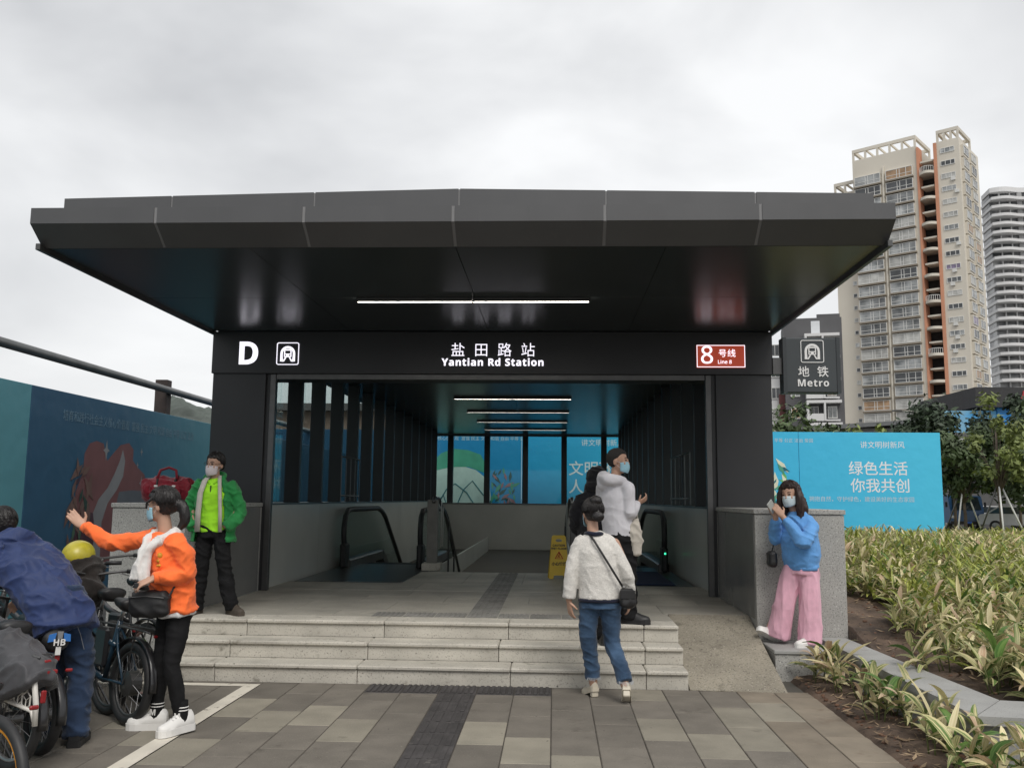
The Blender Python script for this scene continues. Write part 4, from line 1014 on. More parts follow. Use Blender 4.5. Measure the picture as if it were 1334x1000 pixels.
def tree(name, label, loc, h, trunk_h, rx, rz_, fol, seed, n=2600, leaf=.16, group=None, crown_c=None, clumps=26, trunk_r=.09, sparse=1.):
    rg = random.Random(seed); t = thing(name, label, 'tree', loc, group=group)
    zc = crown_c or (trunk_h + (h - trunk_h) * .5)
    tk = MB(); tk.tube([(0, 0, -.1), (.03, 0, trunk_h * .5), (-.02, .03, trunk_h), (0, 0, zc + rz_ * .4)], [trunk_r, trunk_r * .85, trunk_r * .7, trunk_r * .25], 8)
    cl = []
    for i in range(clumps):
        while True:
            p = Vector((rg.uniform(-1, 1), rg.uniform(-1, 1), rg.uniform(-1, 1)))
            if .15 < p.length < 1: break
        c = Vector((p.x * rx, p.y * rx, zc + p.z * rz_)); cl.append((c, rg.uniform(.22, .45) * rx * sparse))
        tk.tube([(0, 0, trunk_h * .8 + .1 * i / clumps), Vector((0, 0, trunk_h)).lerp(c, .5) + Vector((0, 0, .1)), c], [trunk_r * .4, trunk_r * .2, .008], 5)
    tk.build('trunk', BARK, t, True)
    b = MB()
    for i in range(n):
        c, r = rg.choice(cl); d = Vector((rg.gauss(0, 1), rg.gauss(0, 1), rg.gauss(0, .8))).normalized() * r * rg.uniform(.3, 1.05)
        p = c + d; nrm = (d.normalized() + Vector((rg.uniform(-.8, .8), rg.uniform(-.8, .8), rg.uniform(-.2, 1)))).normalized()
        u = nrm.orthogonal().normalized(); u = Matrix.Rotation(rg.uniform(0, 6.28), 3, nrm) @ u; w = nrm.cross(u); s = leaf * rg.uniform(.6, 1.3)
        b.add([p - u * s, p + w * s * .45, p + u * s, p - w * s * .45], [(0, 1, 2, 3)])
    b.build('crown', FOL[fol], t)
    return t
GT = 'young street trees by the lawn'
tree('street_tree', 'dense dark green tree just right of the hoarding edge', (20.0, 43, 0), 5.4, 1.9, 1.7, 1.7, 'mid', 1, 5200, .16, GT)
tree('street_tree', 'tall thin pale-leaved tree held up by white poles', (19.7, 39, 0), 6.2, 2.4, 1.6, 2.0, 'lime', 2, 1500, .13, GT, clumps=18, sparse=.8)
tree('street_tree', 'dark bushy tree at the right edge, beside the propped thin tree', (22.9, 42, 0), 6.0, 1.9, 2.3, 2.0, 'mid', 3, 6500, .17, GT)
tree('street_tree', 'dark green roundish tree behind the lamp post', (34, 75, 0), 9.4, 4.0, 4.2, 2.8, 'dark', 4, 5200, .30, GT, trunk_r=.2)
tree('street_tree', 'dark spreading tree behind the blue hoarding top', (29.4, 72, 0), 8.2, 4.0, 3.0, 2.0, 'dark', 5, 3600, .30, GT, trunk_r=.2)
tree('street_tree', 'olive treetop in front of the distant white tower', (54, 95, 0), 15.5, 8, 4.2, 3.0, 'mid', 6, 3600, .34, GT, trunk_r=.25)
tree('street_tree', 'small green treetops peeping over the hoarding below the metro sign', (13.0, 46, 0), 6.3, 3.0, 2.2, 1.6, 'mid', 7, 2600, .17, GT)
tree('street_tree', 'pale treetop over the hoarding left of the beige tower', (15.6, 44, 0), 5.6, 2.8, 1.4, 1.2, 'lime', 8, 900, .15, GT, sparse=.8)
tree('street_tree', 'small leafy treetop showing right beside the dark pier', (10.6, 50, 0), 6.4, 3.0, 1.8, 1.3, 'mid', 9, 1600, .17, GT)
tree('street_tree', 'dark tree behind the propped trees, over the blue truck', (22.6, 50, 0), 6.8, 2.4, 2.6, 2.2, 'dark', 14, 6500, .19, GT)
tree('street_tree', 'dark tree beyond the parked white cars', (25.8, 49.5, 0), 7.0, 2.3, 2.6, 2.4, 'dark', 15, 6500, .19, GT)
def pole_set(loc, label, seed, n=3, h=2.4):
    rg = random.Random(seed); t = thing('tree_prop', label, 'support poles', loc)
    for i in range(n):
        a = i * 2 * math.pi / n + rg.uniform(-.3, .3); b = MB(); b.tube([(1.0 * math.cos(a), 1.0 * math.sin(a), 0), (.06 * math.cos(a), .06 * math.sin(a), h)], .035, 6); b.build('pole', WFR if i != 1 else DSTEEL, t, True)
pole_set((19.7, 39, 0), 'pale poles propping the thin pale-leaved tree', 1)
pole_set((20.0, 43, 0), 'pale crossed poles propping the dense tree by the hoarding', 2)
pole_set((22.9, 42, 0), 'slanting white poles propping the bushy tree at the edge', 3, 3)
# pavilion roof with blue fascia and dark greenery
pv_ = thing('shop_pavilion', 'low pavilion with dark roof, blue fascia and red lettering at right edge', 'pavilion', (30.5, 64, 0))
for nme, a, c, m in (('wall', (0, 0, 0), (16, 8, 5.0), mat('pav_wall', (.2, .2, .2), .7, var=.2, vscale=.5)), ('fascia', (1.2, -.6, 6.4), (18, -.1, 8.2), mat('pav_blue', srgb(30, 120, 190), .5, var=.1)), ('roof', (-.4, -1, 8.21), (18, 9, 9.6), mat('pav_roof', (.03, .03, .033), .7, var=.2))):
    b = MB(); b.box(a, c); b.build(nme, m, pv_)
b = MB(); b.box((-2.4, -.5, 5.01), (1.19, -.2, 8.0)); b.build('poster', mat('pav_poster', srgb(150, 190, 205), .5, var=.25, vscale=.6, col2=srgb(60, 140, 190)), pv_)
text('lettering', '小吃', 1.5, (4.0, -1.06, 8.9), FRONT, mat('pav_red', (.35, .03, .04), .5), pv_, ext=.03)
lb = thing('low_office', 'low grey building with slanted roof under the beige tower', 'low building', (24, 84, 0))
b = MB(); b.box((0, 0, 0), (13, 10, 8.4)); b.build('wall', mat('low_wall', (.26, .26, .25), .8, var=.15, vscale=.4), lb)
b = MB(); b.add([(-.6, -.8, 8.41), (13.6, -.8, 9.4), (13.6, 10, 9.4), (-.6, 10, 8.41), (-.6, -.8, 8.0), (13.6, -.8, 9.05), (13.6, 10, 9.05), (-.6, 10, 8.0)], [(0, 1, 2, 3), (7, 6, 5, 4), (0, 4, 5, 1), (1, 5, 6, 2), (2, 6, 7, 3), (3, 7, 4, 0)]); b.build('roof', mat('low_roof', (.13, .135, .14), .5, var=.1), lb)
lw = win_mesh(1.5, 1.6, (.5,))
for i in range(7): o = link('window', lw[0], lb, (.5 + i * 1.75, 0, 5.6)); link('pane', pick(lw[1]), o)
gk = thing('glazed_kiosk', 'grey kiosk with glazed front behind the street trees', 'kiosk', (26.2, 60, 0))
b = MB(); b.box((0, 0, 0), (4.6, 4, 6.2)); b.build('wall', mat('kiosk_grey', (.10, .10, .10), .7, var=.2, vscale=.5), gk)
kw = win_mesh(1.3, 1.5, (.5,))
for i in range(3): o = link('window', kw[0], gk, (.9 + i * 1.25, 0, 4.3)); link('pane', pick(kw[1]), o)
sl_ = thing('street_lamp', 'slim grey street lamp with curved arm above the blue hoarding', 'street lamp', (19.1, 42, 0))
sl_.location = (21.5, 50, 0)
b = MB(); b.tube([(0, 0, 0), (0, 0, 6.2), (0, 0, 6.3)], [.07, .045, .045], 8); b.build('pole', STEEL, sl_, True)
b = MB(); b.tube([(0, 0, 6.2), (-.3, 0, 6.45), (-1.0, 0, 6.6), (-1.6, 0, 6.62)], .03, 6); b.build('arm', STEEL, sl_, True)
b = MB(); b.bbox((-2.0, -.08, 6.57), (-1.5, .08, 6.66), .02); b.build('lamp_head', DSTEEL, sl_)

# vehicles by the lawn -------------------------------------------------
TYRE = RUB
def wheel_geo(t, x, y, r, w):
    b = MB(); n = 18
    rr = [(r * .62, -w / 2), (r * .95, -w / 2), (r, -w * .3), (r, w * .3), (r * .95, w / 2), (r * .62, w / 2)]
    b.rings([[(x + a, y + q * math.cos(2 * math.pi * j / n), r + q * math.sin(2 * math.pi * j / n)) for j in range(n)] for q, a in rr], 0, False)
    o = b.build('wheel', TYRE, t, True)
    b = MB(); b.rings([[(x + a, y + q * math.cos(2 * math.pi * j / n), r + q * math.sin(2 * math.pi * j / n)) for j in range(n)] for q, a in ((.05, -w * .45), (r * .62, -w * .35), (r * .62, w * .35), (.05, w * .45))]); b.build('rim', STEEL, o)
bt = thing('blue_truck', 'small blue flatbed truck parked facing the lawn, under the trees', 'truck', (24.6, 53, 0))
TBL = mat('truck_blue', (.02, .09, .22), .35, var=.08, coat=.4); WG = mat('windscreen', (.03, .04, .045), .08, var=.2, spec=.8)
def prof(b, P, x0, x1, mi=0):
    n = len(P); b.add([(x0, y, z) for y, z in P] + [(x1, y, z) for y, z in P], [tuple(range(n)), tuple(range(n, 2 * n))[::-1]] + [(i, n + i, n + (i + 1) % n, (i + 1) % n) for i in range(n)], mi)
b = MB(); prof(b, [(0, .45), (0, 1.15), (.28, 2.0), (1.5, 2.05), (1.6, .45)], -.95, .95); b.build('cab', TBL, bt)
b = MB(); b.add([(-.82, .008, 1.2), (.82, .008, 1.2), (.74, .255, 1.93), (-.74, .255, 1.93)], [(0, 1, 2, 3)]); b.build('windscreen', WG, bt).location.y = -.02
b = MB(); b.box((-1.0, 1.75, .75), (1.0, 4.6, .9)); b.box((-1.0, 1.75, .901), (-.95, 4.6, 1.3)); b.box((.95, 1.75, .901), (1.0, 4.6, 1.3)); b.box((-.949, 1.75, .901), (.949, 1.8, 1.5)); b.build('flatbed', TBL, bt)
for sx in (-1, 1):
    b = MB(); b.bbox((sx * .75 - .14, -.03, .72), (sx * .75 + .14, .02, .88), .02); b.build('headlight', WHITE, bt)
    b = MB(); b.bbox((sx * 1.1 - .06, .1, 1.35), (sx * 1.1 + .06, .18, 1.65), .02); b.build('mirror', RUB, bt)
    wheel_geo(bt, sx * .82, .75, .36, .22); wheel_geo(bt, sx * .82, 3.6, .36, .22)
b = MB(); b.bbox((-.97, -.06, .38), (.97, .02, .56), .02); b.build('bumper', RUB, bt)
b = MB(); b.bbox((-.22, -.075, .42), (.22, -.062, .54), .004); b.build('number_plate', mat('plate_blue', (.02, .12, .5), .4), bt)
wc = thing('white_car', 'white car parked beside the blue truck at right edge', 'car', (27.4, 52.5, 0), R(62))
WP = mat('car_white', (.6, .6, .6), .3, var=.03, coat=.5)
b = MB(); prof(b, [(-2.1, .35), (-2.15, .75), (-1.95, .92), (-1.0, 1.0), (-.35, 1.42), (1.1, 1.45), (1.75, 1.02), (2.1, .95), (2.15, .4)], -.85, .85); b.build('body', WP, wc)
b = MB(); prof(b, [(-.9, 1.0), (-.33, 1.36), (1.06, 1.39), (1.62, 1.02)], -.86, .86); b.build('side_window', WG, wc)
b = MB(); b.add([(-.72, -1.01, 1.02), (.72, -1.01, 1.02), (.66, -.4, 1.4), (-.66, -.4, 1.4)], [(0, 1, 2, 3)]); b.build('windscreen', WG, wc).location = (0, -.02, .01)
for sx in (-1, 1):
    for yy in (-1.3, 1.3): wheel_geo(wc, sx * .78, yy, .32, .2)
    b = MB(); b.bbox((sx * .62 - .16, -2.17, .68), (sx * .62 + .16, -2.05, .82), .02); b.build('headlight', STEEL, wc)
dc = copy_tree(wc); dc.location = (28.4, 57.5, 0); dc.rotation_euler[2] = R(80); tag(dc, 'white car half hidden farther back at the right edge', 'car')

# ------------------------------------------------------------------ people
SKIN = mat('skin', (.46, .28, .20), .5, var=.08, vscale=9, spec=.35)
HAIRB = mat('hair_black', (.012, .010, .010), .42, var=.3, vscale=30, stretch=(1, 1, .08), bump=.5, bscale=160)
HAIRN = mat('hair_brown', (.030, .014, .011), .42, var=.35, vscale=30, stretch=(1, 1, .08), bump=.5, bscale=160)
EYE = mat('eye_dark', (.012, .010, .009), .25, var=0)
MASKB = mat('mask_blue', (.30, .52, .62), .8, var=.06, vscale=20, bump=.1, bscale=60)
MASKW = mat('mask_pale', (.62, .56, .58), .8, var=.04, vscale=20, bump=.1, bscale=60)
def cloth(name, c, var=.10, rough=.85, bump=.35, bs=260, col2=None, sheen=.15, vs=9, spot=None): return mat('cloth_' + name, c, rough, var=max(var, .10), vscale=vs, bump=bump, bscale=bs, spec=.25, col2=col2, sheen=sheen, spot=spot)
def vec(*a): return Vector(a)
def rounded(mb, pts, rad, n=12):
    """closed limb with rounded ends"""
    P = [Vector(p) for p in pts]
    # resample with a smooth curve
    Q = []; Rr = []
    m = len(P)
    for i in range(m - 1):
        p0, p1, p2, p3 = P[max(i - 1, 0)], P[i], P[i + 1], P[min(i + 2, m - 1)]
        k = 5
        for j in range(k):
            t = j / k
            Q.append(.5 * ((2 * p1) + (p2 - p0) * t + (2 * p0 - 5 * p1 + 4 * p2 - p3) * t * t + (3 * p1 - p0 - 3 * p2 + p3) * t ** 3)); Rr.append(rad[i] + (rad[i + 1] - rad[i]) * t)
    Q.append(P[-1]); Rr.append(rad[-1])
    d0 = (Q[0] - Q[1]).normalized(); d1 = (Q[-1] - Q[-2]).normalized()
    r0, r1 = Rr[0], Rr[-1]
    Q = [Q[0] + d0 * r0 * .8, Q[0] + d0 * r0 * .45] + Q + [Q[-1] + d1 * r1 * .45, Q[-1] + d1 * r1 * .8]
    Rr = [r0 * .35, r0 * .8] + Rr + [r1 * .8, r1 * .35]
    return mb.tube(Q, Rr, n)
def blunt(mb, pts, rad, n=14):
    """limb with cut (flat) ends, as sleeves and trouser legs have"""
    P = [Vector(p) for p in pts]; Q = []; Rr = []; m = len(P)
    for i in range(m - 1):
        p0, p1, p2, p3 = P[max(i - 1, 0)], P[i], P[i + 1], P[min(i + 2, m - 1)]
        for j in range(5):
            t = j / 5
            Q.append(.5 * ((2 * p1) + (p2 - p0) * t + (2 * p0 - 5 * p1 + 4 * p2 - p3) * t * t + (3 * p1 - p0 - 3 * p2 + p3) * t ** 3)); Rr.append(rad[i] + (rad[i + 1] - rad[i]) * t)
    Q.append(P[-1]); Rr.append(rad[-1]); return mb.tube(Q, Rr, n)
def trunk(mb, pts, sizes, side, n=20, arc=None, thick=.012, cap=True):
    """elliptical sections along a spine; arc=(a0,a1) leaves the front open (angles measured from the front)"""
    pts = [Vector(p) for p in pts]; side = Vector(side).normalized(); RR = []; m = len(pts); RI = []
    for i, p in enumerate(pts):
        d = (pts[min(i + 1, m - 1)] - pts[max(i - 1, 0)]).normalized(); s = (side - d * side.dot(d)).normalized(); f = d.cross(s)   # front
        rx, ry = sizes[i][:2]
        if arc is None: RR.append([p + s * math.sin(t) * rx + f * math.cos(t) * ry for t in [2 * math.pi * j / n for j in range(n)]])
        else:
            a0, a1 = arc if not callable(arc) else arc(i / (m - 1))
            ang = [a0 + (a1 - a0) * j / n for j in range(n + 1)]
            ou = [p + s * math.sin(t) * rx + f * math.cos(t) * ry for t in ang]; inn = [p + s * math.sin(t) * (rx - thick) + f * math.cos(t) * (ry - thick) for t in ang[::-1]]
            RR.append(ou + inn)
    return mb.rings(RR, 0, cap)
def garment(name, mb, m, parent, voxel=.011, smooth=5, fold=.005, fs=(7, 7, 13), seed=0, ridge=True):
    me = mb.mesh('tmp'); o = bpy.data.objects.new('tmp', me); COL.objects.link(o)
    r = o.modifiers.new('r', 'REMESH'); r.mode = 'VOXEL'; r.voxel_size = voxel; r.use_smooth_shade = True
    if smooth: s = o.modifiers.new('s', 'SMOOTH'); s.iterations = smooth; s.factor = .5
    out = evaluated(o); bpy.data.objects.remove(o); bpy.data.meshes.remove(me)
    if fold:
        n = len(out.vertices); co = [0.] * (3 * n); nr = [0.] * (3 * n); out.vertices.foreach_get('co', co); out.vertices.foreach_get('normal', nr)
        N_ = mnoise.noise; sx, sy, sz = fs
        for i in range(n):
            x, y, z = co[3 * i:3 * i + 3]; q = .5 * N_((x * 4 + seed, y * 4, z * 4))
            a = N_((x * sx + q + seed, y * sy + q, (z + .35 * x) * sz + q)); b_ = N_((x * sx * 2.3 - seed, y * sy * 2.3, (z - .3 * y) * sz * 2.1))
            d = fold * (1.9 * (1 - min(1, abs(a) * 1.5)) ** 3 - .55 + .5 * (1 - min(1, abs(b_) * 1.6)) ** 3) if ridge else fold * (a + .4 * b_)
            co[3 * i] += nr[3 * i] * d; co[3 * i + 1] += nr[3 * i + 1] * d; co[3 * i + 2] += nr[3 * i + 2] * d
        out.vertices.foreach_set('co', co); out.update()
    out.materials.clear()
    out.materials.append(m); out.polygons.foreach_set('material_index', [0] * len(out.polygons)); out.polygons.foreach_set('use_smooth', [True] * len(out.polygons)); out.name = name
    return link(name, out, parent)
def hand(mb, w, d, n, side, curl=.4, s=1.):
    w = Vector(w); d = Vector(d).normalized(); n = Vector(n); n = (n - d * n.dot(d)).normalized(); t = d.cross(n) * side
    RR = []
    for a, hw, ht in ((-.02, .022, .018), (.0, .026, .019), (.03, .036, .016), (.07, .040, .014), (.092, .036, .010)):
        RR.append([w + d * a * s + t * hw * s * math.cos(q) + n * ht * s * math.sin(q) for q in [2 * math.pi * j / 12 for j in range(12)]])
    mb.rings(RR)
    for k, (o, l) in enumerate(((.030, .070), (.0105, .080), (-.010, .074), (-.029, .058))):
        p = w + (d * .082 + t * o) * s; a = curl * .35; pts = [p]; spread = t * o * .9
        for seg in (.45, .32, .28):
            dr = (d * math.cos(a) + n * math.sin(a) + spread * 2).normalized(); p = p + dr * l * seg * s; pts.append(p); a += curl * .75
        mb.tube(pts, [.0092 * s, .0086 * s, .008 * s, .0055 * s], 8)
    p = w + (d * .022 + t * .030) * s; dr = (d * .55 + t * .75 + n * .25).normalized(); p1 = p + dr * .04 * s; p2 = p1 + (d * .8 + t * .35 + n * .35 * (1 + curl)).normalized() * .034 * s
    mb.tube([p - dr * .01, p1, p2], [.013 * s, .0105 * s, .007 * s], 8)
def frame(f, up=(0, 0, 1), roll=0.):
    """3x3 with columns right, forward, up"""
    f = Vector(f).normalized(); r = f.cross(Vector(up)).normalized(); u = r.cross(f)
    M = Matrix((r, f, u)).transposed()
    return M @ Matrix.Rotation(roll, 3, 'Y') if roll else M
def head_geo(mb, c, F, s=1.):
    M4 = Matrix.Translation(Vector(c)) @ F.to_4x4()
    def el(p, r, n=16, m=10): mb.sphere(M4 @ Vector([q * s for q in p]), [q * s for q in r], n, m, M=F.to_4x4())
    el((0, -.012, .028), (.076, .094, .088)); el((0, .020, -.045), (.058, .068, .070)); el((0, .036, -.085), (.032, .034, .028)); el((0, .058, .0), (.055, .030, .055))
    el((.0, .096, -.022), (.012, .016, .014), 8, 6); el((0, .090, .0), (.008, .012, .026), 8, 6); el((0, .083, -.062), (.024, .010, .010), 8, 6)
    for sx in (-1, 1): el((sx * .079, -.008, -.012), (.010, .020, .032), 8, 6); el((sx * .036, .068, -.025), (.022, .020, .022), 8, 6)
def face_parts(t, c, F, s=1., brow=HAIRB):
    M = Matrix.Translation(Vector(c)) @ F.to_4x4()
    for sx in (-1, 1):
        b = MB(); b.sphere(M @ Vector((sx * .031 * s, .0845 * s, .008 * s)), (.0135 * s, .008 * s, .0052 * s), 10, 6, M=F.to_4x4()); b.build('eye', EYE, t, True)
        b = MB(); b.tube([M @ Vector((sx * .014 * s, .0925 * s, .027 * s)), M @ Vector((sx * .032 * s, .0895 * s, .033 * s)), M @ Vector((sx * .05 * s, .078 * s, .028 * s))], [.0035 * s, .004 * s, .0025 * s], 6); b.build('eyebrow', brow, t, True)
def mask_part(t, c, F, m, s=1.):
    M = Matrix.Translation(Vector(c)) @ F.to_4x4(); b = MB(); RR = []
    nu, nv = 14, 9
    for k in (0, 1):
        for j in range(nv):
            v_ = j / (nv - 1); z = -.112 + .108 * v_; row = []
            for i in range(nu):
                u = -1 + 2 * i / (nu - 1); a = u * 1.22; bulge = .016 * math.cos(u * 1.5) * math.sin(math.pi * (v_ * .85 + .1)); zz = z * (1 - .28 * abs(u) ** 1.5) - .012 * abs(u)
                pinch = 1 - .10 * (1 - v_) ** 2
                rr = 1 + .012 * math.sin(v_ * 22)*.4
                p = Vector((math.sin(a) * .0735 * pinch * rr, .008 + math.cos(a) * .087 * pinch + bulge, zz)) * s
                if k: p -= Vector((math.sin(a), math.cos(a), 0)) * .004
                row.append(M @ p)
            RR.append(row)
    V = [p for r in RR for p in r]; F_ = []; n1 = nu * nv
    for j in range(nv - 1):
        for i in range(nu - 1):
            a = j * nu + i; F_ += [(a, a + 1, a + nu + 1, a + nu), (n1 + a, n1 + a + nu, n1 + a + nu + 1, n1 + a + 1)]
    for i in range(nu - 1): F_ += [(i + 1, i, n1 + i, n1 + i + 1), (n1 - nu + i, n1 - nu + i + 1, 2 * n1 - nu + i + 1, 2 * n1 - nu + i)]
    for j in range(nv - 1): F_ += [(j * nu, (j + 1) * nu, n1 + (j + 1) * nu, n1 + j * nu), (j * nu + nu - 1, n1 + j * nu + nu - 1, n1 + (j + 1) * nu + nu - 1, (j + 1) * nu + nu - 1)]
    b.add(V, F_); o = b.build('face_mask', m, t, True)
    for sx in (-1, 1):
        b = MB()
        for z0 in (-.012, -.07): b.tube([M @ (Vector((sx * .066, .036, z0 * .9)) * s), M @ (Vector((sx * .079, .004, z0 * .5 + .002)) * s), M @ (Vector((sx * .082, -.018, .0)) * s)], .0018 * s, 5)
        b.build('ear_loop', MASKW, o, True)
def hair_cap(mb, c, F, s=1., fringe=.06, vol=1., side=-.02):
    """skull cap of hair: a shell that dips inside the skull over the face"""
    M = Matrix.Translation(Vector(c)) @ F.to_4x4(); n, m = 32, 20; V = []; Fc = []
    for i in range(m + 1):
        th = math.pi * i / m
        for j in range(n):
            ph = 2 * math.pi * j / n
            p = Vector((math.sin(th) * math.sin(ph), math.sin(th) * math.cos(ph), math.cos(th)))
            q = Vector((p.x * .086 * vol, -.014 + p.y * .104 * vol, .030 + p.z * .098 * vol))
            front = p.y
            low = q.z < (fringe if front > .55 else (side + (fringe - side) * max(0, (front - .05) / .5)) if front > .05 else -.07)
            if low: q = Vector((q.x * .7, -.014 + (q.y + .014) * .7, q.z * .8))
            V.append(M @ (q * s))
    for i in range(m):
        for j in range(n): Fc.append((i * n + j, i * n + (j + 1) % n, (i + 1) * n + (j + 1) % n, (i + 1) * n + j))
    mb.add(V, Fc)
def strands(t, hc, Fh, s, n, seed, m, low=-.06, vol=1.03, fringe=.06, long=None):
    """loose hair strands laid over the hair volume"""
    rg = random.Random(seed); M = Matrix.Translation(Vector(hc)) @ Fh.to_4x4(); b = MB()
    for i in range(n):
        ph = rg.uniform(-math.pi, math.pi); front = math.cos(ph); end = low if front < .3 else fringe + .01
        if long is not None and front < .35: end = long + rg.uniform(-.03, .03)
        k = vol + rg.uniform(-.01, .035); pts = []; sway = rg.uniform(-.25, .25)
        for j in range(9):
            t_ = j / 8; th = .12 + 1.75 * t_; a = ph + sway * t_ * t_
            p = Vector((math.sin(th) * math.sin(a) * .086 * k, -.014 + math.sin(th) * math.cos(a) * .104 * k, .030 + math.cos(th) * .098 * k))
            if p.z < end: break
            pts.append(M @ (p * s))
            last = p
        if long is not None and front < .35 and len(pts) > 4:
            for q in range(1, 6): pts.append(M @ (Vector((last.x * (1.05 - .02 * q), last.y * (1.0) - .002 * q, last.z + (end - last.z) * q / 5)) * s) + vec(rg.uniform(-.004, .004), rg.uniform(-.004, .004), 0))
        if len(pts) > 2: b.tube(pts, [.0016 * s] * (len(pts) - 1) + [.0006], 4)
    return stuff(b.build('hair_strand', m, t, True))
def shoe(t, ankle, toe, m_up, m_sole, L_=.25, w=.045, ht=.075, heel=0., sole=.028, name='shoe', up=(0, 0, 1), open_back=False):
    """ankle = point above the heel at sole level; toe = direction"""
    F = frame(toe, up); M = Matrix.Translation(Vector(ankle)) @ F.to_4x4()
    sec = [(-.060, .62, .80), (-.045, .82, 1.0), (0, .86, 1.02), (.045, .84, .92), (.085, .92, .70), (.125, 1.0, .52), (.160, .92, .42), (.185, .62, .34), (.195, .3, .2)]
    k = L_ / .255
    b = MB(); RR = []
    for y, ww, hh in sec:
        row = []
        for j in range(14):
            a = 2 * math.pi * j / 14; x = math.cos(a) * w * ww; z = math.sin(a)
            z = z * ht * hh if z > 0 else z * .012
            x *= 1 - .28 * max(0, math.sin(a)) ** 2
            row.append(M @ Vector((x, y * k, sole + z + .008 + heel * max(0, (.09 - y) / .15))))
        RR.append(row)
    b.rings(RR); o = auto_smooth(b.build(name, m_up, t), 50)
    if name == 'shoe':
        q = MB()
        for yy, hh in ((.055, .88), (.078, .74), (.10, .62)): q.tube([M @ Vector((x_ * w, yy * k, sole + .012 + ht * hh * (1 - .35 * abs(x_)))) for x_ in (-.5, -.2, .2, .5)], .0035, 5)
        q.build('lace', m_up, o, True)
    pl = [(math.cos(a) * w * 1.06, 0) for a in ()]
    out = []
    for y, ww, hh in sec: out.append((w * 1.06 * ww, y * k - (.006 if y < 0 else -.006)))
    poly = out + [(-x, y) for x, y in out[::-1]]
    b = MB(); n = len(poly)
    hz = lambda y: heel * max(0, (.09 - y) / .15)
    V = [M @ Vector((x, y, 0 + (hz(y) if heel else 0) * .9)) for x, y in poly] + [M @ Vector((x * .98, y, sole + .010 + hz(y))) for x, y in poly]
    b.add(V, [tuple(range(n))[::-1], tuple(range(n, 2 * n))] + [(i, (i + 1) % n, n + (i + 1) % n, n + i) for i in range(n)]); b.build('sole', m_sole, o)
    if heel:
        b = MB(); b.bbox((-w * .72, -.055 * k, 0), (w * .72, .0, heel + .012), .008, M=M); b.build('heel', m_sole if not isinstance(heel, str) else m_up, o)
    return o
def body_base(mb, neck0, neck1, chest, pelvis, limbs, r=.05):
    """under-clothing body so that head, trunk, arms and legs are one surface"""
    rounded(mb, [pelvis, (Vector(pelvis) + Vector(chest)) / 2, chest, neck0], [.085, .08, .085, .05]); rounded(mb, [neck0, neck1], [.050, .046])
    for pts, rad in limbs: rounded(mb, pts, rad, 10)

TR_BLK = cloth('trouser_black', (.008, .008, .009), .3, sheen=0.); DENIM = cloth('denim', (.022, .050, .100), .3, vs=5, col2=(.045, .085, .15)); DENIMD = cloth('denim_dark', (.018, .035, .075), .35, vs=5)
WSH = mat('shoe_white', (.70, .69, .67), .5, var=.04); BSH = mat('shoe_black', (.015, .015, .016), .5, var=.2); TSH = mat('shoe_brown', (.07, .055, .042), .7, var=.3, vscale=14)

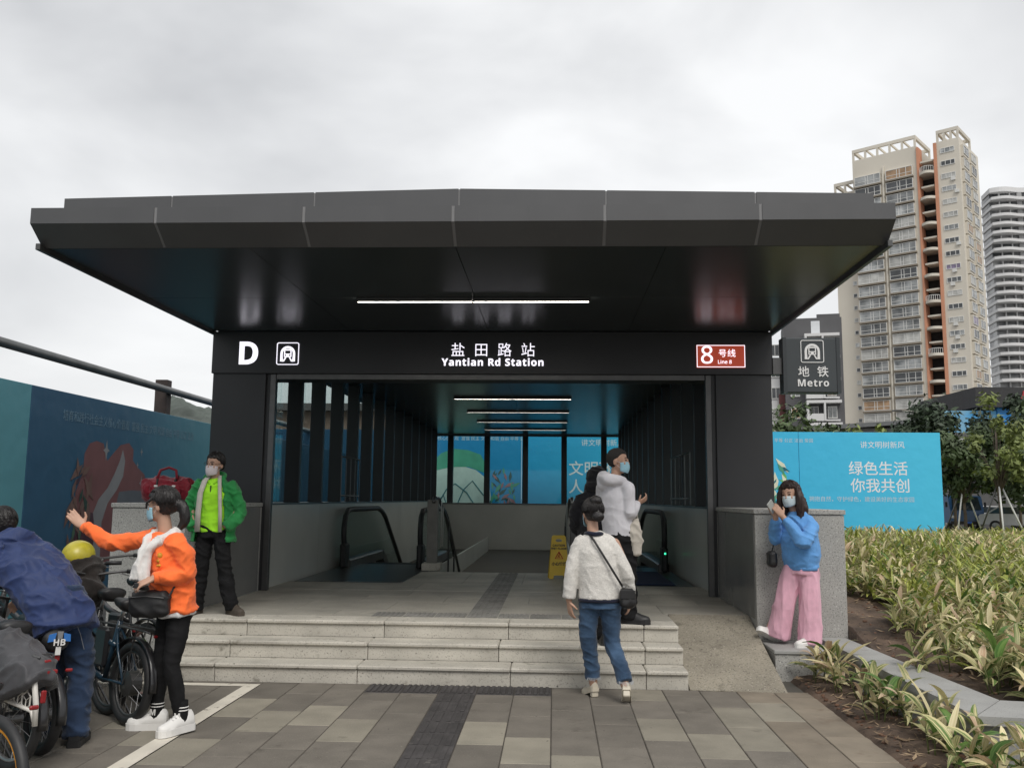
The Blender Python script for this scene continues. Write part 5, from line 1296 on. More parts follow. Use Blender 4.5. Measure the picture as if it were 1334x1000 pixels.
# ---- woman in the green jacket, on the landing ---------------------------------
def person_green():
    t = thing('person', 'person in open green jacket over lime shirt, hands in pockets, on the landing', 'person', (-2.55, 8.80, .45))
    f = Vector((.05, -1, 0)); sd = Vector((f.y, -f.x, 0)); F = frame(f)
    hc = vec(-.005, -.02, 1.46); Fh = frame((-.28, -1, -.06), roll=R(-4))
    b = MB(); head_geo(b, hc, Fh, .98)
    body_base(b, (0, 0, 1.27), hc + vec(0, .01, -.07), (0, .01, 1.15), (0, .02, .84),
              [([(-.14, 0, 1.24), (-.23, .03, 1.01), (-.15, -.08, .86)], [.04, .038, .03]), ([(.14, 0, 1.24), (.23, .03, 1.01), (.15, -.08, .86)], [.04, .038, .03]),
               ([(-.08, .02, .8), (-.10, 0, .43), (-.135, .02, .08)], [.06, .05, .04]), ([(.08, .02, .8), (.145, -.02, .43), (.235, 0, .08)], [.06, .05, .04])])
    garment('body', b, SKIN, t, .007, 3, 0)
    face_parts(t, hc, Fh, .98); mask_part(t, hc, Fh, MASKW, .98)
    b = MB(); M = Matrix.Translation(hc) @ Fh.to_4x4()
    for sx in (-1, 1): b.tube([M @ Vector((sx * .032 + .022 * math.cos(a), .100, .006 + .017 * math.sin(a))) for a in [i * .628 for i in range(10)]], .0014, 5, loop=True); b.tube([M @ Vector((sx * .054, .098, .01)), M @ Vector((sx * .079, .0, .012))], .0014, 5)
    b.build('glasses', BSH, t)
    b = MB(); hair_cap(b, hc, Fh, .98, .062, 1.02, -.01); b.sphere(M @ Vector((0, -.10, -.02)), .04, 10, 8); h_ = garment('hair', b, HAIRB, t, .008, 2, .004, (40, 40, 6), 3); strands(h_, hc, Fh, .98, 170, 1, HAIRB, vol=1.04)
    b = MB(); trunk(b, [(0, .015, .80), (0, .015, .95), (0, .01, 1.08), (0, .0, 1.18), (0, .005, 1.27), (0, .012, 1.315)], [(.150, .112), (.145, .108), (.152, .115), (.16, .112), (.12, .085), (.055, .055)], sd)
    LIME = cloth('lime', (.36, .80, .03), .06); sh = garment('shirt', b, LIME, t, .010, 4, .006, seed=2)
    b = MB()
    for s in (-1, 1): b.tube([(s * .052, .02, 1.325), (s * .056, -.05, 1.315), (s * .018, -.088, 1.265)], [.012, .014, .010], 6)
    b.build('collar', LIME, sh, True)
    b = MB(); b.box((-.004, -.116, 1.17), (.004, -.100, 1.25)); b.build('zip', BSH, sh)
    GRN = cloth('green_jacket', (.018, .22, .055), .12, .6)
    b = MB(); arc = lambda t_: (math.radians(40 + 10 * (1 - t_)), math.radians(320 - 10 * (1 - t_)))
    trunk(b, [(.0, .02, .70), (0, .02, .85), (0, .015, 1.0), (0, .01, 1.15), (0, .005, 1.26), (0, .02, 1.33)], [(.222, .155), (.205, .145), (.185, .135), (.185, .135), (.155, .108), (.085, .082)], sd, 30, arc, .020)
    for s in (-1, 1): blunt(b, [(s * .13, .0, 1.275), (s * .19, .01, 1.20), (s * .255, .03, 1.01), (s * .235, -.03, .91), (s * .165, -.105, .845)], [.056, .060, .057, .055, .050])
    blunt(b, [(-.10, -.02, 1.335), (-.07, .06, 1.36), (.0, .085, 1.365), (.07, .06, 1.36), (.10, -.02, 1.335)], [.018, .028, .03, .028, .018])
    j = garment('jacket', b, GRN, t, .0095, 2, .009, (7, 7, 11), 5)
    LIN = cloth('lining', (.50, .47, .42), .06)
    b = MB()
    for s, w in ((-1, .042), (1, .022)):
        P = [(s * .125, -.118, .80), (s * .120, -.128, 1.0), (s * .108, -.128, 1.18), (s * .085, -.088, 1.30), (s * .06, -.02, 1.352)]
        V = []
        for x, y, z in P: V += [(x - s * w, y - .012, z), (x + s * .010, y - .008, z), (x + s * .010, y + .008, z), (x - s * w, y + .004, z)]
        b.rings([[Vector(v_) for v_ in V[i * 4:i * 4 + 4]] for i in range(len(P))])
    b.build('lining', LIN, j, True)
    b = MB(); trunk(b, [(0, .02, .745), (0, .02, .83), (0, .015, .90)], [(.150, .118), (.148, .115), (.135, .105)], sd)
    blunt(b, [(-.078, .02, .80), (-.10, .0, .44), (-.135, .02, .045)], [.088, .070, .066]); blunt(b, [(.078, .02, .80), (.145, -.02, .44), (.232, .0, .045)], [.088, .070, .066])
    garment('trousers', b, TR_BLK, t, .011, 4, .008, (6, 6, 12), 8)
    shoe(t, (-.135, .045, 0), (-.1, -1, 0), TSH, TSH, .26, .046, .085); shoe(t, (.225, .02, 0), (.75, -.66, 0), TSH, TSH, .26, .046, .085)
person_green()

# ---- woman in orange, gesturing to the left ------------------------------------
def person_orange():
    t = thing('person', 'person in orange sweatshirt and black leggings pointing left beside the bicycles', 'person', (-1.88, 6.24, 0))
    f = Vector((-.62, -.78, 0)); sd = Vector((f.y, -f.x, 0))
    hc = vec(-.055, -.01, 1.53); Fh = frame((-1, .06, -.04))
    rs, ls = vec(-.165, .05, 1.30), vec(.105, -.10, 1.295)
    b = MB(); head_geo(b, hc, Fh)
    rw = vec(-.68, .11, 1.372); lw = vec(.015, -.235, 1.045)
    body_base(b, (-.02, -.0, 1.32), hc + vec(.012, 0, -.07), (-.02, -.01, 1.2), (.055, .0, .86),
              [([rs, (-.45, .085, 1.265), rw], [.042, .038, .027]), ([ls, (.16, -.09, 1.075), lw], [.042, .038, .027]),
               ([(.10, -.02, .83), (.11, -.08, .46), (.185, -.05, .09)], [.055, .040, .024]), ([(.0, .05, .83), (-.015, .03, .46), (-.035, .05, .09)], [.055, .040, .024])])
    hand(b, rw, (-.72, .05, .62), (-.2, -.6, .6), 1, .15, 1.0); hand(b, lw, (-.72, -.45, -.35), (-.1, .3, -.9), -1, .75, .98)
    garment('body', b, SKIN, t, .006, 2, 0)
    face_parts(t, hc, Fh); mask_part(t, hc, Fh, MASKB)
    M = Matrix.Translation(hc) @ Fh.to_4x4()
    b = MB(); hair_cap(b, hc, Fh, 1.03, .055, 1.04, -.0)
    rounded(b, [M @ Vector((0, -.09, -.02)), M @ Vector((0, -.135, .0)), M @ Vector((0, -.165, -.05)), M @ Vector((.0, -.165, -.12)), M @ Vector((0, -.13, -.165))], [.035, .038, .036, .032, .02])
    rounded(b, [M @ Vector((.07, .03, .05)), M @ Vector((.075, .075, .02)), M @ Vector((.066, .085, -.03))], [.012, .010, .004]); rounded(b, [M @ Vector((-.07, .03, .05)), M @ Vector((-.075, .072, .02)), M @ Vector((-.068, .08, -.02))], [.012, .010, .004])
    h_ = garment('hair', b, HAIRB, t, .0075, 3, .003, (34, 34, 8), 4); strands(h_, hc, Fh, 1.03, 220, 2, HAIRB, vol=1.06)
    ORA = cloth('orange', (.95, .17, .04), .07, .8)
    b = MB(); trunk(b, [(.075, .005, .80), (.065, .0, .92), (.03, -.01, 1.06), (-.01, -.02, 1.18), (-.025, -.015, 1.28), (-.03, -.005, 1.33)], [(.17, .135), (.165, .13), (.165, .135), (.17, .13), (.14, .10), (.075, .065)], sd)
    blunt(b, [vec(-.11, .03, 1.30), rs + vec(-.02, .01, -.01), (-.31, .07, 1.268), (-.46, .09, 1.268), (-.665, .108, 1.362)], [.066, .068, .058, .053, .038])
    blunt(b, [vec(.05, -.06, 1.29), ls + vec(.01, -.01, -.035), (.165, -.10, 1.16), (.175, -.10, 1.065), (.10, -.16, 1.045), (.035, -.215, 1.05)], [.064, .070, .068, .070, .060, .042])
    sw = garment('sweatshirt', b, ORA, t, .0085, 3, .010, (6, 6, 10), 11)
    b = MB(); blunt(b, [(-.645, .106, 1.353), (-.68, .110, 1.373)], [.039, .034]); b.build('cuff', ORA, sw, True)
    b = MB(); blunt(b, [(.045, -.208, 1.05), (.012, -.236, 1.046)], [.044, .038]); b.build('cuff', ORA, sw, True)
    SCW = cloth('scarf', (.66, .64, .62), .06)
    b = MB(); blunt(b, [(.06, .05, 1.355), (.065, -.06, 1.345), (.0, -.135, 1.29), (-.075, -.175, 1.22)], [.026, .03, .03, .03]); blunt(b, [(.0, .07, 1.36), (-.085, .03, 1.35), (-.11, -.07, 1.29), (-.08, -.17, 1.22)], [.024, .026, .028, .03])
    blunt(b, [(-.08, -.175, 1.235), (-.10, -.195, 1.12), (-.11, -.20, 1.03)], [.032, .040, .048]); blunt(b, [(-.07, -.175, 1.22), (-.06, -.205, 1.08), (-.05, -.205, .99)], [.028, .034, .030])
    garment('scarf', b, SCW, t, .009, 3, .009, (14, 14, 6), 3)
    # printed motif: plain yellow figure-free blot
    b = MB(); c = vec(.015, -.158, 1.155)
    n_ = Vector((f.x, f.y, 0)); s_ = sd
    for dx, dz, r in ((0, .035, .022), (0, 0, .018), (-.012, -.03, .012), (.012, -.032, .012), (.02, .0, .010)): b.sphere(c + s_ * dx + vec(0, 0, dz), (r, .02, r), 10, 8)
    b.build('print', mat('motif_gold', (.55, .27, .02), .6, var=.25, vscale=40), sw, True)
    UND = cloth('white_tee', (.66, .66, .66), .05)
    b = MB(); trunk(b, [(.076, .005, .775), (.072, .004, .83)], [(.168, .134), (.160, .126)], sd); garment('undershirt', b, UND, t, .011, 2, .006, seed=1)
    b = MB(); trunk(b, [(.07, .005, .76), (.068, .005, .86), (.06, .0, .93)], [(.15, .118), (.148, .115), (.13, .1)], sd)
    blunt(b, [(.115, -.02, .83), (.120, -.05, .64), (.11, -.085, .46), (.145, -.065, .28), (.184, -.05, .075)], [.086, .073, .054, .052, .036]); blunt(b, [(.02, .04, .83), (.0, .05, .64), (-.015, .03, .46), (-.03, .045, .28), (-.036, .05, .075)], [.086, .073, .054, .052, .036])
    garment('leggings', b, TR_BLK, t, .0095, 4, .003, seed=9)
    for p, q in (((.178, -.05), (.186, -.05)), ((-.036, .05), (-.036, .05))):
        b = MB(); blunt(b, [(p[0], p[1], .215), (q[0], q[1], .05)], [.044, .042]); so = b.build('sock', TR_BLK, t, True)
        for z in (.175, .155): b = MB(); b.tube([(p[0] + .003 + .0425 * math.cos(a), p[1] + .0425 * math.sin(a), z) for a in [i * .3927 for i in range(16)]], .0042, 5, loop=True); b.build('sock_stripe', WSH, so)
        text('sock_letter', sans('M'), .055, (p[0] - .008, p[1] - .044, .118), (R(90), 0, R(-12)), WSH, so, ext=.002)
    shoe(t, (-.02, .045, 0), (-1, -.12, 0), WSH, WSH, .27, .047, .095, sole=.034); shoe(t, (.20, -.035, .012), (-.50, -.86, -.02), WSH, WSH, .27, .047, .095, sole=.034)
    # things she carries
    k = thing('key_bunch', 'small bunch of keys held in the lowered hand of the person in orange', 'keys', (-1.88 - .085, 6.24 - .30, .985))
    b = MB(); b.tube([(.018 * math.cos(a), 0, .018 * math.sin(a)) for a in [i * .628 for i in range(10)]], .0025, 5, loop=True); b.build('ring', STEEL, k)
    b = MB(); b.bbox((-.030, -.003, -.055), (-.012, .003, -.012), .002); b.build('key', STEEL, k)
    b = MB(); b.bbox((.0, -.008, .0), (.03, .008, .035), .004); b.build('fob', RUB, k)
    bag = thing('belt_bag', 'black pouch bag at the hip of the person in orange', 'bag', (-1.88 - .03, 6.24 - .17, .80))
    b = MB(); b.bbox((-.135, -.055, -.02), (.135, .055, .155), .03); o = garment('pouch', b, mat('bag_nylon', (.013, .013, .014), .6, var=.2, vscale=9), bag, .012, 4, .006, seed=4)
    b = MB(); b.tube([(-.12, -.06, .115), (0, -.066, .125), (.12, -.06, .115)], .004, 5); b.build('zip', DSTEEL, bag)
    b = MB(); b.tube([(.13, .0, .12), (.20, .06, .30), (.17, .16, .40)], .008, 5); b.build('strap', RUB, bag)
person_orange()

# ---- man in blue jacket bending over the bicycles ---------------------------------
def person_blue():
    t = thing('person', 'person in navy blue hooded jacket and jeans bending over the parked bicycles', 'person', (-2.37, 5.85, 0))
    f = Vector((-.80, .60, 0)); sd = Vector((f.y, -f.x, 0))
    hc = vec(-.62, .22, 1.375); Fh = frame((-.85, .45, -.45))
    pel, ch, nk = vec(-.07, 0, .88), vec(-.37, .12, 1.14), vec(-.51, .18, 1.255)
    rsh, lsh = ch + sd * .19 + vec(-.06, .02, .03), ch - sd * .19 + vec(-.06, .02, .03)
    lw, rw = vec(-.52, -.06, .80), vec(-.60, .52, .86)
    le, re = vec(-.58, -.12, .98), vec(-.34, .42, .98)
    b = MB(); head_geo(b, hc, Fh, 1.05); body_base(b, nk, hc + vec(.03, -.02, -.05), ch, pel, [([rsh, re, rw], [.045, .04, .03]), ([lsh, le, lw], [.045, .04, .03]), ([(.01, .05, .85), (.09, .07, .45), (.13, .0, .1)], [.07, .055, .045]), ([(-.11, -.03, .85), (-.12, .10, .45), (-.14, .22, .1)], [.07, .055, .045])])
    hand(b, lw, (-.3, .5, -.6), (.3, .6, .4), -1, .6, 1.05); hand(b, rw, (-.7, .2, -.5), (0, -.6, -.5), 1, .6, 1.05)
    garment('body', b, SKIN, t, .007, 2, 0); face_parts(t, hc, Fh, 1.05); mask_part(t, hc, Fh, MASKW, 1.05)
    b = MB(); hair_cap(b, hc, Fh, 1.06, .055, 1.0, -.01); h_ = garment('hair', b, HAIRB, t, .008, 2, .004, (60, 60, 60), 6); strands(h_, hc, Fh, 1.06, 200, 3, HAIRB, vol=1.02)
    NAV = cloth('navy', (.020, .036, .110), .12, .55, .2)
    b = MB(); trunk(b, [vec(.04, -.05, .71), vec(-.02, -.02, .83), vec(-.14, .03, .95), vec(-.26, .08, 1.06), vec(-.37, .12, 1.15), vec(-.45, .155, 1.21), vec(-.51, .18, 1.26)], [(.205, .155), (.205, .16), (.205, .155), (.215, .15), (.20, .13), (.15, .10), (.085, .08)], sd)
    blunt(b, [ch + sd * .13 + vec(-.05, .02, .05), rsh, re + vec(.0, 0, .02), rw], [.08, .082, .07, .05]); blunt(b, [ch - sd * .13 + vec(-.05, .02, .05), lsh, le, lw + vec(0, -.01, .03)], [.08, .086, .074, .055])
    rounded(b, [nk + sd * .12 + vec(.06, -.05, -.01), nk + vec(.075, -.06, .045), nk - sd * .12 + vec(.03, -.02, .0)], [.05, .062, .05]); rounded(b, [nk + sd * .10 + vec(-.03, .01, .03), nk + vec(.01, .0, .06), nk - sd * .10 + vec(-.03, .01, .03)], [.04, .045, .04])
    garment('jacket', b, NAV, t, .009, 2, .013, (5, 5, 9), 21)
    b = MB(); trunk(b, [(.0, -.03, .72), (-.04, -.01, .85), (-.08, .01, .95)], [(.185, .150), (.18, .145), (.17, .13)], sd)
    blunt(b, [(.015, .05, .84), (.06, .07, .62), (.09, .07, .45), (.115, .02, .24), (.13, -.01, .055)], [.105, .090, .078, .072, .074]); blunt(b, [(-.11, -.05, .84), (-.12, .04, .62), (-.12, .10, .45), (-.14, .20, .055)], [.105, .090, .078, .072])
    jn = garment('jeans', b, DENIMD, t, .011, 3, .010, (6, 6, 13), 15)
    STI = mat('stitch', (.22, .23, .25), .7)
    b = MB(); b.tube([(.10, -.07, .80), (.125, -.03, .70), (.14, -.0, .60)], .002, 4); b.build('pocket_stitch', STI, jn)
    shoe(t, (.13, -.005, 0), (-.25, .97, 0), BSH, BSH, .28, .05, .10, sole=.03); shoe(t, (-.14, .21, 0), (-.6, .8, 0), BSH, BSH, .28, .05, .10, sole=.03)
person_blue()

# ---- woman in white knit, seen from behind on the paving --------------------------
def person_white():
    t = thing('person', 'person in white knit and cropped jeans walking up to the steps, seen from behind', 'person', (1.24, 7.50, 0))
    f = Vector((-.10, 1, 0)); sd = Vector((f.y, -f.x, 0)); hc = vec(-.092, .03, 1.485); Fh = frame((-.45, 1, -.05))
    b = MB(); head_geo(b, hc, Fh, .97)
    lw, rw = vec(-.285, -.02, .775), vec(.215, .06, .80)
    body_base(b, (-.085, .0, 1.30), hc + vec(0, -.01, -.07), (-.06, .01, 1.18), (-.03, .0, .84), [([(-.20, 0, 1.25), (-.265, -.03, 1.01), lw], [.042, .036, .026]), ([(.09, 0, 1.25), (.19, -.02, 1.01), rw], [.042, .036, .026]),
              ([(-.10, .0, .8), (-.12, .05, .44), (-.08, .10, .09)], [.06, .05, .034]), ([(.04, .0, .8), (.07, .03, .44), (.165, -.16, .12)], [.06, .05, .034])])
    hand(b, lw, (.12, .1, -1), (.8, .5, .1), 1, .45, .98); hand(b, rw, (0, .2, -1), (-.8, .3, 0), -1, .5, .98)
    garment('body', b, SKIN, t, .0065, 2, 0); face_parts(t, hc, Fh, .97); mask_part(t, hc, Fh, MASKB, .97)
    M = Matrix.Translation(hc) @ Fh.to_4x4(); b = MB(); hair_cap(b, hc, Fh, 1.0, .05, 1.03, -.03); b.sphere(M @ Vector((.0, -.075, .100)), (.052, .05, .045), 14, 10); b.sphere(M @ Vector((.0, -.11, -.03)), (.05, .03, .045), 12, 8)
    h_ = garment('hair', b, HAIRB, t, .0075, 3, .002, (30, 30, 20), 6); strands(h_, hc, Fh, 1.0, 220, 4, HAIRB, vol=1.05)
    KN = cloth('knit_white', (.62, .60, .565), .10, .95, .55, 120, vs=60)
    b = MB(); trunk(b, [(-.03, .0, .795), (-.03, .0, .90), (-.045, .0, 1.05), (-.06, .005, 1.18), (-.075, .01, 1.275), (-.082, .012, 1.335)], [(.178, .135), (.175, .13), (.178, .128), (.180, .12), (.135, .092), (.062, .06)], sd)
    blunt(b, [(-.15, 0, 1.27), (-.205, -.005, 1.21), (-.262, -.03, 1.02), (-.275, -.03, .90), (-.285, -.022, .80)], [.060, .063, .057, .055, .056]); blunt(b, [(.0, 0, 1.27), (.075, -.005, 1.21), (.175, -.02, 1.02), (.20, .02, .92), (.213, .055, .82)], [.060, .063, .057, .055, .056])
    kn = garment('sweater', b, KN, t, .0095, 3, .0035, (7, 7, 9), 31)
    NVY = cloth('navy_trim', (.012, .014, .03), .2)
    b = MB(); rounded(b, [(-.15, .03, 1.315), (-.13, -.045, 1.325), (-.08, -.075, 1.318), (-.025, -.05, 1.32), (-.005, .03, 1.31)], [.014, .017, .018, .017, .014]); b.build('collar', NVY, kn, True)
    b = MB(); trunk(b, [(-.03, .0, .772), (-.03, .0, .80)], [(.181, .138), (.178, .135)], sd); b.build('hem_band', NVY, kn, True)
    b = MB(); trunk(b, [(-.03, .0, .72), (-.03, .0, .80), (-.03, .0, .86)], [(.165, .125), (.16, .12), (.14, .105)], sd)
    blunt(b, [(-.108, .0, .78), (-.125, .03, .60), (-.122, .05, .44), (-.10, .085, .28), (-.085, .10, .145)], [.092, .078, .066, .060, .062]); blunt(b, [(.048, .0, .78), (.062, .03, .60), (.072, .04, .44), (.12, -.06, .30), (.162, -.145, .165)], [.092, .078, .066, .060, .062])
    j = garment('jeans', b, DENIM, t, .0085, 3, .005, (6, 6, 13), 33)
    FR = cloth('fray', (.45, .47, .5), .2)
    for c, in (((-.085, .10, .145),), ((.162, -.145, .165),)):
        b = MB(); rg = random.Random(3)
        for i in range(46):
            a = i * 2 * math.pi / 46; p = Vector(c) + vec(.061 * math.cos(a), .061 * math.sin(a), 0); b.tube([p + vec(0, 0, .012), p + vec(rg.uniform(-.004, .004), rg.uniform(-.004, .004), -rg.uniform(.004, .016))], .0018, 4)
        b.build('frayed_hem', FR, j)
    MU = mat('mule_cream', (.52, .47, .38), .45, var=.06)
    shoe(t, (-.085, .10, 0), (-.35, .94, 0), MU, MU, .235, .040, .052, heel=.055, sole=.012, name='mule')
    shoe(t, (.168, -.175, .045), (.06, .86, -.50), MU, MU, .235, .040, .052, heel=.055, sole=.012, name='mule', up=(0, .5, .86))
    bg_ = thing('crossbody_bag', 'small black crossbody bag at the right hip of the person in white knit', 'bag', (1.24 + .185, 7.50 - .10, .80))
    b = MB(); b.bbox((-.065, -.05, -.07), (.065, .05, .09), .025); garment('pouch', b, mat('bag_leather', (.016, .016, .017), .4, var=.2, vscale=8), bg_, .010, 4, .004, seed=2)
    b = MB(); b.bbox((-.06, -.056, .01), (.06, -.046, .08), .006); b.build('flap', _M['bag_leather'], bg_)
    b = MB(); b.tube([(-.03, .0, .09), (-.10, -.045, .20), (-.20, -.042, .36), (-.27, -.02, .47), (-.315, .06, .53)], .009, 6); b.build('strap', RUB, bg_, True)
    b = MB(); b.sphere((-.03, -.01, .10), .012, 8, 6); b.build('buckle', STEEL, bg_)
person_white()

# ---- man in white hoodie on the landing edge ---------------------------------------
def person_hoodie():
    t = thing('person', 'person in white hoodie and black trousers at the top of the steps, looking right', 'person', (1.55, 8.62, .45))
    f = Vector((.70, .71, 0)); sd = Vector((f.y, -f.x, 0)); hc = vec(-.105, .0, 1.515); Fh = frame((1, -.38, .0))
    ch = vec(-.14, 0, 1.18); rsh, lsh = ch + sd * .155 + vec(0, 0, .075), ch - sd * .155 + vec(0, 0, .075)
    rw, re = vec(.075, -.02, 1.115), vec(-.0, -.14, 1.02); lw, le = vec(-.08, .32, .98), vec(-.24, .26, 1.0)
    b = MB(); head_geo(b, hc, Fh, 1.03)
    body_base(b, (-.13, 0, 1.33), hc + vec(-.02, .01, -.07), ch, (-.10, 0, .86), [([rsh, re, rw], [.045, .042, .03]), ([lsh, le, lw], [.045, .042, .03]), ([(-.06, -.05, .82), (-.02, -.03, .45), (-.02, .0, .08)], [.07, .055, .045]), ([(-.16, .02, .82), (-.20, -.1, .40), (-.26, -.30, -.05)], [.07, .055, .045])])
    hand(b, rw, (.8, .1, .45), (-.35, .5, .6), 1, .95, .92); hand(b, lw, (.9, .1, .2), (0, -.8, .3), -1, .5, 1.05)
    garment('body', b, SKIN, t, .007, 2, 0); face_parts(t, hc, Fh, 1.03); mask_part(t, hc, Fh, MASKB, 1.03)
    b = MB(); hair_cap(b, hc, Fh, 1.015, .06, .99, .015); garment('hair', b, mat('hair_crop', (.014, .012, .011), .7, var=.3, vscale=60, bump=.5, bscale=300), t, .008, 2, .002, (60, 60, 60), 6)
    WH = cloth('hoodie_white', (.62, .61, .645), .05)
    b = MB(); trunk(b, [(-.105, 0, .755), (-.10, 0, .86), (-.12, 0, 1.02), (-.14, 0, 1.18), (-.135, 0, 1.30), (-.128, 0, 1.36)], [(.160, .125), (.166, .132), (.172, .130), (.172, .120), (.142, .098), (.080, .072)], sd)
    blunt(b, [ch + sd * .09 + vec(0, 0, .095), rsh + sd * .012, rsh.lerp(re, .5), re, re.lerp(rw, .55), rw + vec(-.01, 0, 0)], [.060, .063, .058, .056, .048, .038]); blunt(b, [ch - sd * .09 + vec(0, 0, .095), lsh, le, lw], [.060, .063, .056, .040])
    rounded(b, [(-.20, .09, 1.37), (-.245, .0, 1.36), (-.22, -.10, 1.345), (-.13, -.125, 1.33), (-.06, -.11, 1.33)], [.045, .062, .060, .05, .035]); rounded(b, [(-.25, .0, 1.36), (-.255, -.03, 1.28)], [.06, .055])
    h = garment('hoodie', b, WH, t, .009, 6, .0035, (5, 5, 7), 41)
    b = MB(); trunk(b, [(-.10, 0, .70), (-.10, 0, .80), (-.10, 0, .88)], [(.165, .135), (.165, .13), (.15, .12)], sd)
    blunt(b, [(-.055, -.055, .80), (-.03, -.05, .60), (-.02, -.03, .44), (-.02, .0, .05)], [.105, .09, .08, .075]); blunt(b, [(-.16, .03, .80), (-.20, -.05, .52), (-.21, -.12, .36), (-.26, -.29, -.10)], [.105, .09, .08, .072])
    garment('trousers', b, TR_BLK, t, .011, 3, .009, (6, 6, 12), 43)
    shoe(t, (-.03, -.0, 0), (.95, -.30, 0), BSH, BSH, .28, .050, .10, sole=.03); shoe(t, (-.26, -.30, -.15), (-.1, .99, 0), BSH, BSH, .28, .050, .10, sole=.03)
    tb = thing('tote_bag', 'pale cloth tote bag hanging from the arm of the person in white hoodie', 'bag', (1.55 + .03, 8.62 - .10, .45 + .64))
    b = MB(); trunk(b, [(.0, 0, .0), (.0, 0, .12), (.0, 0, .24), (.01, 0, .34)], [(.075, .03), (.085, .045), (.07, .035), (.035, .014)], (.8, -.3, 0)); garment('sack', b, cloth('tote', (.52, .48, .42), .08), tb, .010, 3, .010, (10, 10, 7), 7)
    b = MB(); b.tube([(-.02, 0, .33), (-.04, .0, .42), (-.01, .03, .46), (.03, .0, .42), (.03, 0, .33)], .008, 6); b.build('handle', _M['cloth_tote'], tb, True)
person_hoodie()

# ---- figure in black half hidden behind the hoodie -------------------------------
def person_black():
    t = thing('person', 'person in black hooded coat half hidden behind the one in white hoodie', 'person', (1.30, 9.45, .45))
    f = Vector((.2, 1, 0)); sd = Vector((f.y, -f.x, 0)); hc = vec(-.02, .05, 1.36); Fh = frame((.2, 1, -.15))
    b = MB(); head_geo(b, hc, Fh, .95); body_base(b, (-.03, 0, 1.20), hc + vec(0, -.01, -.07), (-.04, 0, 1.08), (-.03, 0, .78), [([(-.18, 0, 1.15), (-.23, .02, .92), (-.2, .12, .78)], [.04, .035, .028]), ([(.12, 0, 1.15), (.17, .02, .92), (.15, .14, .8)], [.04, .035, .028]), ([(-.1, 0, .75), (-.1, .0, .4), (-.1, 0, .08)], [.06, .05, .04]), ([(.05, 0, .75), (.06, .0, .4), (.06, 0, .08)], [.06, .05, .04])])
    hand(b, (-.2, .12, .78), (.1, .6, -.7), (.7, .2, 0), 1, .5); hand(b, (.15, .14, .8), (-.1, .6, -.7), (-.7, .2, 0), -1, .5)
    garment('body', b, SKIN, t, .008, 2, 0); face_parts(t, hc, Fh, .95)
    b = MB(); hair_cap(b, hc, Fh, .98, .05, 1.02, -.03); garment('hair', b, HAIRB, t, .009, 2, .003)
    BC = cloth('coat_black', (.010, .010, .013), .2)
    b = MB(); trunk(b, [(-.03, 0, .60), (-.03, 0, .80), (-.035, 0, .98), (-.04, 0, 1.10), (-.035, .0, 1.19), (-.03, 0, 1.25)], [(.20, .155), (.195, .15), (.20, .145), (.195, .135), (.15, .105), (.09, .085)], sd)
    blunt(b, [(-.12, 0, 1.15), (-.19, 0, 1.11), (-.24, .01, .93), (-.21, .11, .80)], [.075, .08, .07, .052]); blunt(b, [(.06, 0, 1.15), (.125, 0, 1.11), (.18, .01, .93), (.16, .13, .82)], [.075, .08, .07, .052])
    rounded(b, [(-.10, .04, 1.27), (-.09, -.06, 1.28), (-.02, -.09, 1.29), (.05, -.06, 1.28), (.06, .04, 1.27)], [.04, .05, .055, .05, .04]); b.sphere((-.02, .02, 1.36), (.105, .125, .135), 16, 12)
    garment('coat', b, BC, t, .011, 3, .010, seed=51)
    b = MB(); blunt(b, [(-.10, 0, .70), (-.105, 0, .4), (-.10, 0, .05)], [.10, .08, .07]); blunt(b, [(.05, 0, .70), (.06, 0, .4), (.06, 0, .05)], [.10, .08, .07]); garment('trousers', b, TR_BLK, t, .012, 3, .008, seed=52)
    shoe(t, (-.10, 0, 0), (0, 1, 0), BSH, BSH); shoe(t, (.06, 0, 0), (.1, 1, 0), BSH, BSH)
person_black()

